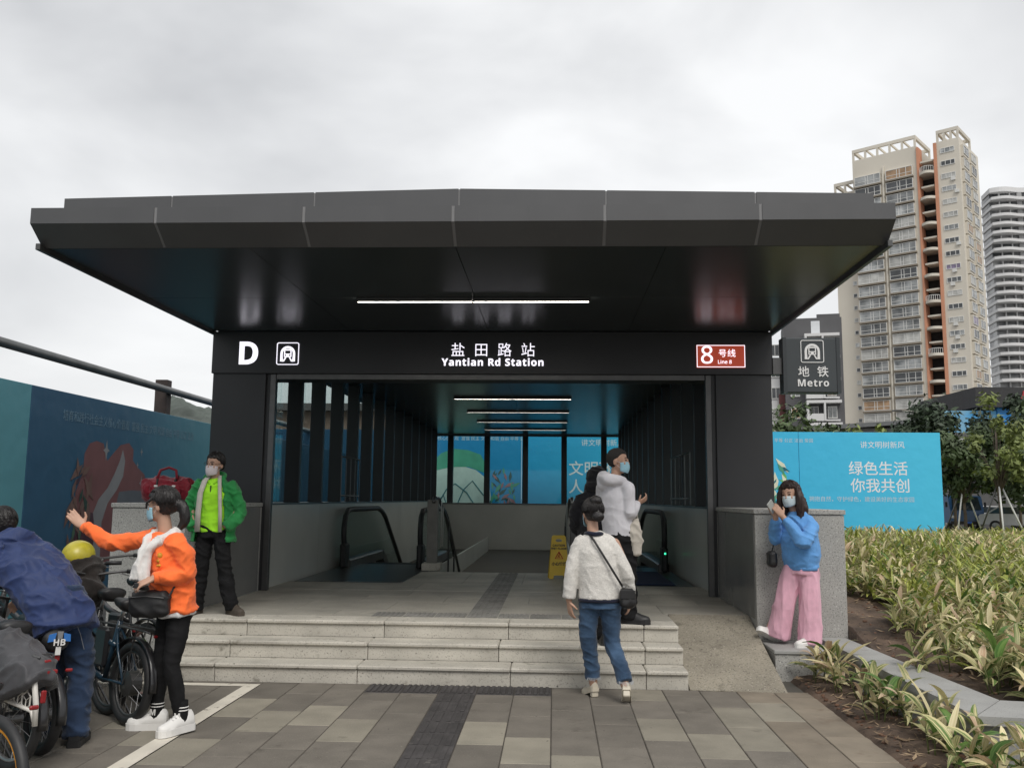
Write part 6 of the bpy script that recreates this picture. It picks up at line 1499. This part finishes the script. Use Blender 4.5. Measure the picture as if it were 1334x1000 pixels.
# ---- woman in blue sweatshirt and pink trousers, on the block ---------------------
def person_pink():
    t = thing('person', 'person in blue sweatshirt and wide pink trousers looking at a phone by the plinth', 'person', (3.16, 8.72, .262))
    f = Vector((-.72, -.69, 0)); sd = Vector((f.y, -f.x, 0)); hc = vec(-.075, -.02, 1.40); Fh = frame((-.62, -.78, -.10), roll=R(4))
    ch = vec(.0, .0, 1.09); rsh, lsh = ch + sd * .150 + vec(-.01, 0, .04), ch - sd * .145 + vec(-.01, 0, .02)
    rw, re = vec(-.235, -.10, 1.20), vec(-.20, .10, .98); lw, le = vec(-.19, -.17, 1.20), vec(-.03, -.24, .97)
    b = MB(); head_geo(b, hc, Fh, .98)
    body_base(b, (-.02, 0, 1.22), hc + vec(.015, .01, -.07), ch, (.02, 0, .76), [([rsh, re, rw], [.042, .038, .026]), ([lsh, le, lw], [.042, .038, .026]), ([(.07, -.04, .73), (.07, -.05, .40), (.06, -.03, .07)], [.06, .05, .038]), ([(-.05, .03, .73), (-.14, .06, .42), (-.26, .20, .10)], [.06, .05, .038])])
    hand(b, rw, (-.4, -.2, .75), (-.1, -.75, .1), 1, .7, .95); hand(b, lw, (-.55, .1, .75), (-.3, .8, .2), -1, .65, .95)
    garment('body', b, SKIN, t, .0065, 2, 0); face_parts(t, hc, Fh, .98, HAIRN); mask_part(t, hc, Fh, mat('mask_ice', (.52, .62, .66), .8, var=.04, vscale=20), .98)
    M = Matrix.Translation(hc) @ Fh.to_4x4(); b = MB(); hair_cap(b, hc, Fh, 1.02, .072, 1.06, .01)
    for s in (-1, 1): rounded(b, [M @ Vector((s * .07, -.0, .06)), M @ Vector((s * .092, .018, -.03)), M @ Vector((s * .090, .028, -.13)), M @ Vector((s * .085, .03, -.23))], [.03, .034, .032, .018])
    rounded(b, [M @ Vector((0, -.07, .05)), M @ Vector((0, -.10, -.06)), M @ Vector((0, -.10, -.20)), M @ Vector((0, -.09, -.28))], [.06, .085, .085, .055]); rounded(b, [M @ Vector((.05, -.05, 0)), M @ Vector((.075, -.05, -.14)), M @ Vector((.07, -.04, -.27))], [.05, .055, .025]); rounded(b, [M @ Vector((-.05, -.05, 0)), M @ Vector((-.075, -.05, -.14)), M @ Vector((-.07, -.04, -.25))], [.05, .055, .025])
    h_ = garment('hair', b, HAIRN, t, .0085, 3, .008, (26, 26, 4), 6); strands(h_, hc, Fh, 1.02, 300, 5, HAIRN, vol=1.08, fringe=.07, long=-.25)
    BLU = cloth('blue_sweat', (.125, .33, .68), .06)
    b = MB(); trunk(b, [(.02, 0, .72), (.02, 0, .80), (.01, 0, .95), (.0, 0, 1.08), (-.008, 0, 1.185), (-.015, 0, 1.25)], [(.155, .125), (.180, .148), (.176, .146), (.168, .13), (.13, .10), (.072, .068)], sd)
    blunt(b, [ch + sd * .09 + vec(0, 0, .085), rsh, rsh.lerp(re, .5) + vec(-.01, 0, 0), re, re.lerp(rw, .6), rw + vec(.015, .02, -.03)], [.056, .062, .062, .062, .050, .036])
    blunt(b, [ch - sd * .075 + vec(0, 0, .075), lsh, lsh.lerp(le, .5) + vec(.015, -.015, 0), le, le.lerp(lw, .6), lw + vec(.02, -.01, -.03)], [.056, .063, .065, .065, .052, .036])
    sw = garment('sweatshirt', b, BLU, t, .0085, 4, .007, (6, 6, 9), 61)
    b = MB(); trunk(b, [(.02, 0, .695), (.02, 0, .745)], [(.156, .126), (.160, .130)], sd); b.build('hem_band', BLU, sw, True)
    PK = cloth('pink', (.74, .42, .52), .06)
    b = MB(); trunk(b, [(.02, 0, .66), (.02, 0, .74), (.02, 0, .80)], [(.145, .12), (.14, .115), (.125, .105)], sd)
    blunt(b, [(.075, -.03, .72), (.08, -.04, .50), (.075, -.04, .28), (.065, -.03, .03)], [.090, .096, .102, .110]); blunt(b, [(-.045, .03, .72), (-.105, .05, .50), (-.150, .08, .28), (-.185, .12, .06)], [.090, .096, .102, .110])
    garment('trousers', b, PK, t, .0095, 4, .0075, (9, 9, 2.2), 63)
    shoe(t, (.065, -.05, 0), (-.85, -.52, 0), WSH, WSH, .245, .044, .07, sole=.026); shoe(t, (-.235, .15, .03), (-.78, -.30, .42), WSH, WSH, .245, .044, .07, sole=.026, up=(-.5, 0, .85))
    ph = thing('phone', 'pale mobile phone held up by the person in the blue sweatshirt', 'phone', (3.16 - .285, 8.72 - .16, .262 + 1.285), R(25)); ph.rotation_euler = (R(25), R(-48), R(20))
    b = MB(); b.bbox((-.037, -.004, -.075), (.037, .004, .075), .004); b.build('case', mat('phone_case', (.45, .47, .45), .4, var=.05), ph)
    b = MB(); b.bbox((-.034, .0042, -.072), (.034, .0056, .072), .0006); b.build('screen', mat('phone_screen', (.01, .01, .012), .1, var=0), ph)
    bg_ = thing('crossbody_bag', 'small black bag hanging behind the person in blue sweatshirt', 'bag', (3.16 - .235, 8.72 + .10, .262 + .78))
    b = MB(); b.bbox((-.04, -.07, -.07), (.04, .07, .08), .02); garment('pouch', b, _M['bag_leather'], bg_, .010, 4, .003)
    b = MB(); b.tube([(.0, .0, .07), (.06, .08, .22), (.15, .06, .40)], .007, 6); b.build('strap', RUB, bg_, True)
person_pink()

# ------------------------------------------------------------------ bicycles and e-bikes in the bay
BKF = mat('bike_black', (.018, .018, .020), .35, var=.15, coat=.3); BKB = mat('bike_blue', (.012, .035, .06), .3, var=.1, coat=.4); BKW = mat('bike_white', (.62, .60, .56), .4, var=.08, vscale=12)
BKO = mat('rim_orange', (.62, .26, .015), .4, var=.08); ALU = mat('alloy', (.45, .45, .46), .35, metal=.85, var=.1, vscale=20); REDL = mat('tail_red', (.24, .015, .018), .25, var=.05); SAD = mat('saddle_vinyl', (.016, .016, .017), .45, var=.2, vscale=12)
def torus(b, c, Rr, r, n=36, m=10, sq=1.):
    rr = []
    for i in range(n + 1):
        a = 2 * math.pi * i / n; rr.append([(c[0] + (Rr + r * math.cos(q)) * math.cos(a), c[1] + r * sq * math.sin(q), c[2] + (Rr + r * math.cos(q)) * math.sin(a)) for q in [2 * math.pi * j / m for j in range(m)]])
    b.rings(rr, 0, False)
def wheel(t, x, r, tyre=.026, rim_m=ALU, mag=0, hub=.03, hub_m=None, spokes=18):
    b = MB(); torus(b, (x, 0, r), r - tyre, tyre); w = b.build('wheel', RUB, t, True)
    b = MB(); torus(b, (x, 0, r), r - tyre * 2.05, .013, 36, 8, 1.1); b.build('rim', rim_m, w, True)
    b = MB(); n = 20; b.rings([[(x + q * math.cos(2 * math.pi * j / n), y, r + q * math.sin(2 * math.pi * j / n)) for j in range(n)] for q, y in ((hub * .4, -.055), (hub, -.04), (hub, .04), (hub * .4, .055))]); b.build('hub', hub_m or DSTEEL, w)
    if mag:
        for i in range(mag):
            a = 2 * math.pi * i / mag + .3; b = MB(); b.tube([(x + hub * .8 * math.cos(a), 0, r + hub * .8 * math.sin(a)), (x + (r - tyre * 2) * math.cos(a), 0, r + (r - tyre * 2) * math.sin(a))], [.016, .013], 6); b.build('spoke', rim_m, w)
    else:
        b = MB()
        for i in range(spokes):
            a = 2 * math.pi * i / spokes; a2 = a + (.35 if i % 2 else -.35); s = .03 if i % 4 < 2 else -.03
            b.tube([(x + hub * math.cos(a), s, r + hub * math.sin(a)), (x + (r - tyre * 2) * math.cos(a2), 0, r + (r - tyre * 2) * math.sin(a2))], .0016, 4)
        stuff(b.build('spoke', ALU, w))
    return w
def fender(t, x, r, a0, a1, m, w=.032, name='mudguard'):
    b = MB(); rr = []
    for i in range(15):
        a = a0 + (a1 - a0) * i / 14; c, s = math.cos(a), math.sin(a); q = r + .022
        rr.append([(x + q * c, -w, r + q * s), (x + (q + .012) * c, -w * .5, r + (q + .012) * s), (x + (q + .012) * c, w * .5, r + (q + .012) * s), (x + q * c, w, r + q * s), (x + (q + .006) * c, w * .5, r + (q + .006) * s), (x + (q + .006) * c, -w * .5, r + (q + .006) * s)])
    b.rings(rr); b.build(name, m, t, True)
def saddle(t, x, z, m=SAD, L_=.26, w=.095, th=.05):
    b = MB(); rr = []
    for y, ww, hh in ((-.50, .55, .6), (-.44, .9, .95), (-.30, 1.0, 1.0), (-.08, .8, .85), (.15, .42, .72), (.40, .30, .62), (.50, .18, .35)):
        rr.append([(x + y * L_ * 1.05, math.cos(a) * w * ww, z + (math.sin(a) * th * hh * (.55 if math.sin(a) > 0 else 1)) + .012 * (abs(y) * 1.5)) for a in [2 * math.pi * j / 12 for j in range(12)]])
    b.rings(rr); o = b.build('saddle', m, t); auto_smooth(o, 60); s = o.modifiers.new('s', 'SUBSURF'); s.levels = 1; s.render_levels = 1
    return o
def bicycle(label, loc, rz, r=.29, frame_m=BKF, rim_m=ALU, mag=0, sad=.80, rack=True, ebike=True, fender_m=BKF, tyre=.027, hub=.03, lean=R(4), hubcol=None):
    """rear wheel axle at x=0, front wheel towards +x"""
    t = thing('bicycle', label, 'bicycle', loc, rz, 'two-wheelers parked in the bay'); t.rotation_euler = (lean, 0, rz)
    wb = 1.02; wheel(t, 0, r, tyre, rim_m, mag, hub, hubcol); wheel(t, wb, r, tyre, rim_m, mag, .03)
    bb = (.40, 0, r - .02); st = (.27, 0, sad - .13); hd = (.86, 0, sad - .02); hl_ = (.90, 0, sad - .17)
    b = MB(); fr = .030 if ebike else .018
    b.tube([bb, st], .020, 8); b.tube([hd, hl_, (.93, 0, sad - .26)], .022, 8); b.tube([bb, (.62, 0, r + .02), hl_], fr, 8); b.tube([(st[0] + .02, 0, st[2] - .18), (.6, 0, sad - .25), (hl_[0], 0, hl_[2] + .04)], fr * .8, 8)
    for s in (-1, 1):
        b.tube([(0, s * .062, r), (.2, s * .05, r - .005), (bb[0], s * .03, bb[2])], .010, 6); b.tube([(0, s * .062, r), (.16, s * .045, r + .2), (st[0], s * .015, st[2] - .06)], .009, 6)
        b.tube([(.93, s * .045, sad - .27), (wb - .03, s * .05, r + .12), (wb, s * .055, r)], .013, 6)
    b.tube([(.93, -.05, sad - .26), (.93, .05, sad - .26)], .016, 6); b.build('frame', frame_m, t, True)
    b = MB(); b.tube([st, (st[0] - .035, 0, sad - .04)], .014, 8); b.build('seat_post', ALU, t, True)
    saddle(t, st[0] - .05, sad, L_=.30 if ebike else .26, w=.11 if ebike else .09, th=.075 if ebike else .05)
    b = MB(); b.tube([hd, (.82, 0, sad + .16)], .014, 8); b.tube([(.72, -.29, sad + .20), (.79, -.18, sad + .19), (.82, 0, sad + .16), (.79, .18, sad + .19), (.72, .29, sad + .20)], .011, 8); hb_ = b.build('handlebar', DSTEEL, t, True)
    for s in (-1, 1):
        b = MB(); b.tube([(.75, s * .24, sad + .197), (.68, s * .34, sad + .205)], .017, 8); b.build('grip', RUB, hb_, True)
        b = MB(); b.tube([(.77, s * .2, sad + .18), (.80, s * .27, sad + .165), (.77, s * .31, sad + .16)], .005, 5); b.build('brake_lever', ALU, hb_, True)
    b = MB(); b.tube([(.86, 0, sad + .06), (.93, 0, sad + .06)], [.045, .038], 10); b.build('headlamp', ALU, t)
    if fender_m: fender(t, 0, r, R(20), R(185), fender_m)
    if fender_m: fender(t, wb, r, R(-5), R(150), fender_m)
    if rack:
        b = MB()
        for s in (-1, 1): b.tube([(.20, s * .05, 2 * r + .09), (-.22, s * .06, 2 * r + .09), (-.26, s * .04, 2 * r + .08)], .007, 6); b.tube([(-.1, s * .06, 2 * r + .09), (0, s * .065, r)], .006, 6)
        for x in (.1, 0, -.1, -.2): b.tube([(x, -.056, 2 * r + .09), (x, .056, 2 * r + .09)], .005, 5)
        b.build('rack', DSTEEL, t)
    b = MB(); b.bbox((-.28, -.022, 2 * r + .05), (-.264, .022, 2 * r + .07), .006); b.build('tail_light', REDL, t)
    if ebike:
        b = MB(); b.bbox((.37, -.045, r + .06), (.55, .045, r + .34), .02); b.build('battery_box', BKF, t)
    b = MB(); n = 18; b.rings([[(bb[0] + q * math.cos(2 * math.pi * j / n), y, bb[2] + q * math.sin(2 * math.pi * j / n)) for j in range(n)] for q, y in ((.085, -.075), (.09, -.07), (.085, -.062))]); b.build('chain_ring', DSTEEL, t)
    for s in (-1, 1):
        b = MB(); b.tube([(bb[0], s * .08, bb[2]), (bb[0] + s * .11, s * .085, bb[2] - s * .13)], .010, 6); c = b.build('crank', ALU, t)
        b = MB(); b.bbox((bb[0] + s * .11 - .045, s * .13 - .04, bb[2] - s * .13 - .012), (bb[0] + s * .11 + .045, s * .13 + .04, bb[2] - s * .13 + .012), .006); b.build('pedal', RUB, c)
    b = MB(); b.tube([(.30, -.07, .18), (.24, -.16, .005)], .010, 6); b.build('kickstand', DSTEEL, t)
    return t
HD = R(142)     # heading: to the left and away
bD = bicycle('black electric bicycle with big hub motor behind the jeans of the bending person', (-2.16, 6.36, 0), HD, .285, BKB, DSTEEL, 0, .82, True, True, BKF, .034, .085, hubcol=DSTEEL)
bE = bicycle('black bicycle with thick saddle nearest the granite plinth', (-2.40, 7.08, 0), R(146), .30, BKF, mat('rim_blush', (.45, .3, .27), .4), 0, .90, True, True, BKF, .030, .05)
bF = bicycle('black bicycle with padded low saddle in the middle of the row', (-2.46, 6.66, 0), R(144), .28, BKF, DSTEEL, 0, .86, True, True, BKF, .03, .05)
bC = bicycle('bicycle with blue, white and red stickers on the back of its saddle', (-2.36, 5.62, 0), HD, .24, BKF, DSTEEL, 0, .72, False, True, BKF, .032, .05)
bB = bicycle('bicycle with white honeycomb guard under a grey rain cover', (-2.36, 5.30, 0), R(150), .29, BKF, ALU, 0, .80, True, True, BKF, .028, .04)
bA = bicycle('shared bicycle with orange rims at the bottom left corner', (-1.74, 4.10, 0), R(152), .30, BKW, BKO, 5, .70, False, False, None, .026, .04)
bG = bicycle('dark bicycle farthest from the camera, with a yellow helmet on it', (-3.05, 6.95, 0), R(150), .29, BKF, DSTEEL, 0, .84, True, True, BKF, .03, .05)
# stickers and lamps on the saddle back of bike C
def flat(t, name, P, m, x):
    b = MB(); n = len(P); b.add([(x, y, z) for y, z in P] + [(x - .006, y, z) for y, z in P], [tuple(range(n)), tuple(range(n, 2 * n))[::-1]] + [(i, n + i, n + (i + 1) % n, (i + 1) % n) for i in range(n)]); return b.build(name, m, t)
xs0 = -.06
b = MB(); b.sphere((xs0 + .03, 0, .685), (.05, .085, .07), 16, 12); b.build('saddle_bumper', SAD, bC, True)
SB = mat('sticker_blue', (.03, .16, .48), .4, var=.05)
for s in (-1, 1): flat(bC, 'sticker', [(s * .022, .74), (s * .065, .73), (s * .07, .685), (s * .03, .69)], SB, xs0 - .018)
flat(bC, 'sticker', [(-.018, .75), (.018, .75), (.014, .705), (-.014, .705)], ALU, xs0 - .022); flat(bC, 'sticker', [(-.02, .655), (.012, .655), (.012, .605), (-.02, .605)], WSH, xs0 - .010)
o = text('sticker_letters', sans('HB'), .055, (xs0 - .026, 0, .68), (R(90), 0, R(-90)), WSH, bC, ext=.002)
b = MB(); b.bbox((xs0 - .0, -.03, .565), (xs0 + .03, .03, .60), .006); b.build('reflector', REDL, bC)
# honeycomb guard on bike B
b = MB()
def hexline(cx, cz, r): return [(cx + r * math.cos(R(30 + 60 * i)), .078, cz + r * math.sin(R(30 + 60 * i))) for i in range(6)]
for i in range(5):
    for j in range(2):
        cx = -.24 + i * .085 + (j * .0425); cz = .43 + j * .074 + i * .012
        H_ = hexline(cx, cz, .048); b.tube(H_, .0045, 5, loop=True)
        for q in (0, 2, 4): b.tube([(cx, .078, cz), H_[q]], .0035, 4)
b.build('honeycomb_guard', BKW, bB)
b = MB(); b.tube([(-.33, .06, .30), (-.31, .078, .38), (.0, .080, .41), (.22, .078, .44)], .012, 6); b.tube([(-.33, .06, .30), (-.33, .07, .42), (-.29, .078, .56), (-.2, .075, .61)], .017, 6); b.build('guard_frame', BKW, bB, True)
for y in (-.04,):
    b = MB(); b.bbox((-.335, -.035, .575), (-.31, .035, .60), .006); b.build('reflector', REDL, bB)
    b = MB(); b.bbox((-.345, .02, .42), (-.325, .05, .49), .006); b.build('reflector', REDL, bB)
# rain cover draped over bike B
rc = thing('rain_cover', 'crumpled dark grey rain cover draped over a parked bicycle', 'rain cover', (-2.36, 5.30, 0), R(150))
b = MB(); RR = []
for i, (x, zt, zb, w) in enumerate(((-.33, .585, .55, .05), (-.24, .66, .50, .12), (-.10, .73, .44, .15), (.06, .79, .40, .17), (.25, .84, .36, .20), (.50, .86, .36, .22), (.72, .93, .45, .30), (.90, .95, .60, .30), (1.02, .85, .70, .2))):
    row = []
    for j in range(17):
        u = -1 + j / 8; a = u * math.pi / 2; y = math.sin(a) * w * (1 + .15 * abs(u)); z = zb + (zt - zb) * math.cos(a) ** .6 if abs(u) < 1 else zb
        row.append(Vector((x, y, z)))
    row += [Vector((p.x, p.y * .5, zb)) for p in row[::-1][2:-2:4]]
    RR.append(row)
b.rings(RR); garment('sheet', b, cloth('raincover', (.055, .055, .060), .2, .5, .2), rc, .010, 3, .014, (5, 8, 5), 71)
# yellow helmet hanging on bike G
hm = thing('yellow_helmet', 'yellow cycle helmet with dark lining resting on the farthest bicycle', 'helmet', (-2.93, 7.0, 1.14), R(10)); hm.rotation_euler = (R(12), R(6), R(10)); hm.scale = (.84, .84, .84); hm.location.z = 1.12
b = MB(); RR = []
for i in range(9):
    th = (math.pi / 2 + .12) * i / 8; RR.append([(.135 * math.sin(th + .001) * math.cos(a), .155 * math.sin(th + .001) * math.sin(a), .13 * math.cos(th)) for a in [2 * math.pi * j / 24 for j in range(24)]])
b.rings(RR, 0, False); o = b.build('shell', mat('helmet_yellow', (.42, .36, .03), .35, var=.1, vscale=20, spot=[((.2, .17, .03), 60, .66, .03)]), hm, True); s = o.modifiers.new('s', 'SOLIDIFY'); s.thickness = .012
b = MB(); b.tube([(.136 * math.cos(a), .156 * math.sin(a), -.012) for a in [2 * math.pi * j / 24 for j in range(24)]], .009, 6, loop=True); b.build('rim', _M['helmet_yellow'], hm, True)
b = MB(); b.sphere((0, 0, .02), (.12, .138, .10), 16, 10); b.build('lining', RUB, hm, True)
b = MB(); b.tube([(-.08, -.10, .0), (-.05, -.115, -.06), (.0, -.10, -.09)], .008, 5); b.build('strap', WSH, hm, True)
cv = thing('seat_cover', 'dark brown cloth cover bundled on the bicycle under the yellow helmet', 'cover', (-2.93, 7.02, .90), R(150))
b = MB(); b.sphere((0, 0, .08), (.24, .15, .15), 16, 10); b.sphere((-.15, .03, -.05), (.2, .14, .12), 16, 10); garment('cloth', b, cloth('brown_cover', (.022, .018, .016), .3), cv, .012, 3, .02, (6, 6, 6), 5)

# ------------------------------------------------------------------ red bag on the left plinth
rb_ = thing('red_duffel', 'red duffel bag with black straps resting on the left granite plinth', 'bag', (-3.22, 9.26, 1.52), R(8))
REDB = cloth('red_nylon', (.22, .012, .025), .25, .45, .2)
b = MB(); trunk(b, [(-.25, 0, .13), (-.20, 0, .135), (0, 0, .14), (.18, 0, .135), (.24, 0, .13)], [(.10, .10), (.135, .125), (.14, .13), (.135, .125), (.10, .10)], (0, 1, 0)); garment('body', b, REDB, rb_, .011, 3, .016, (8, 8, 8), 13)
for x in (-.09, .09):
    b = MB(); b.tube([(x, .0, .285), (x, -.10, .235), (x, -.136, .14), (x, -.11, .04)], .013, 6); b.build('strap', RUB, rb_, True)
b = MB(); b.tube([(-.10, -.08, .25), (-.08, -.05, .34), (0, -.03, .37), (.08, -.05, .34), (.10, -.08, .25)], .014, 6); b.build('handle', REDB, rb_, True)
b = MB(); b.bbox((-.15, -.15, .07), (.15, -.115, .18), .02); garment('front_pocket', b, REDB, rb_, .010, 3, .010, seed=3)
for x in (-.09, .0, .09):
    b = MB(); b.bbox((x - .018, -.160, .165), (x + .018, -.146, .185), .003); b.build('buckle', WSH, rb_)
b = MB(); b.sphere((.30, .04, .13), (.08, .09, .12), 12, 8); garment('end_pocket', b, REDB, rb_, .012, 2, .010, seed=9)
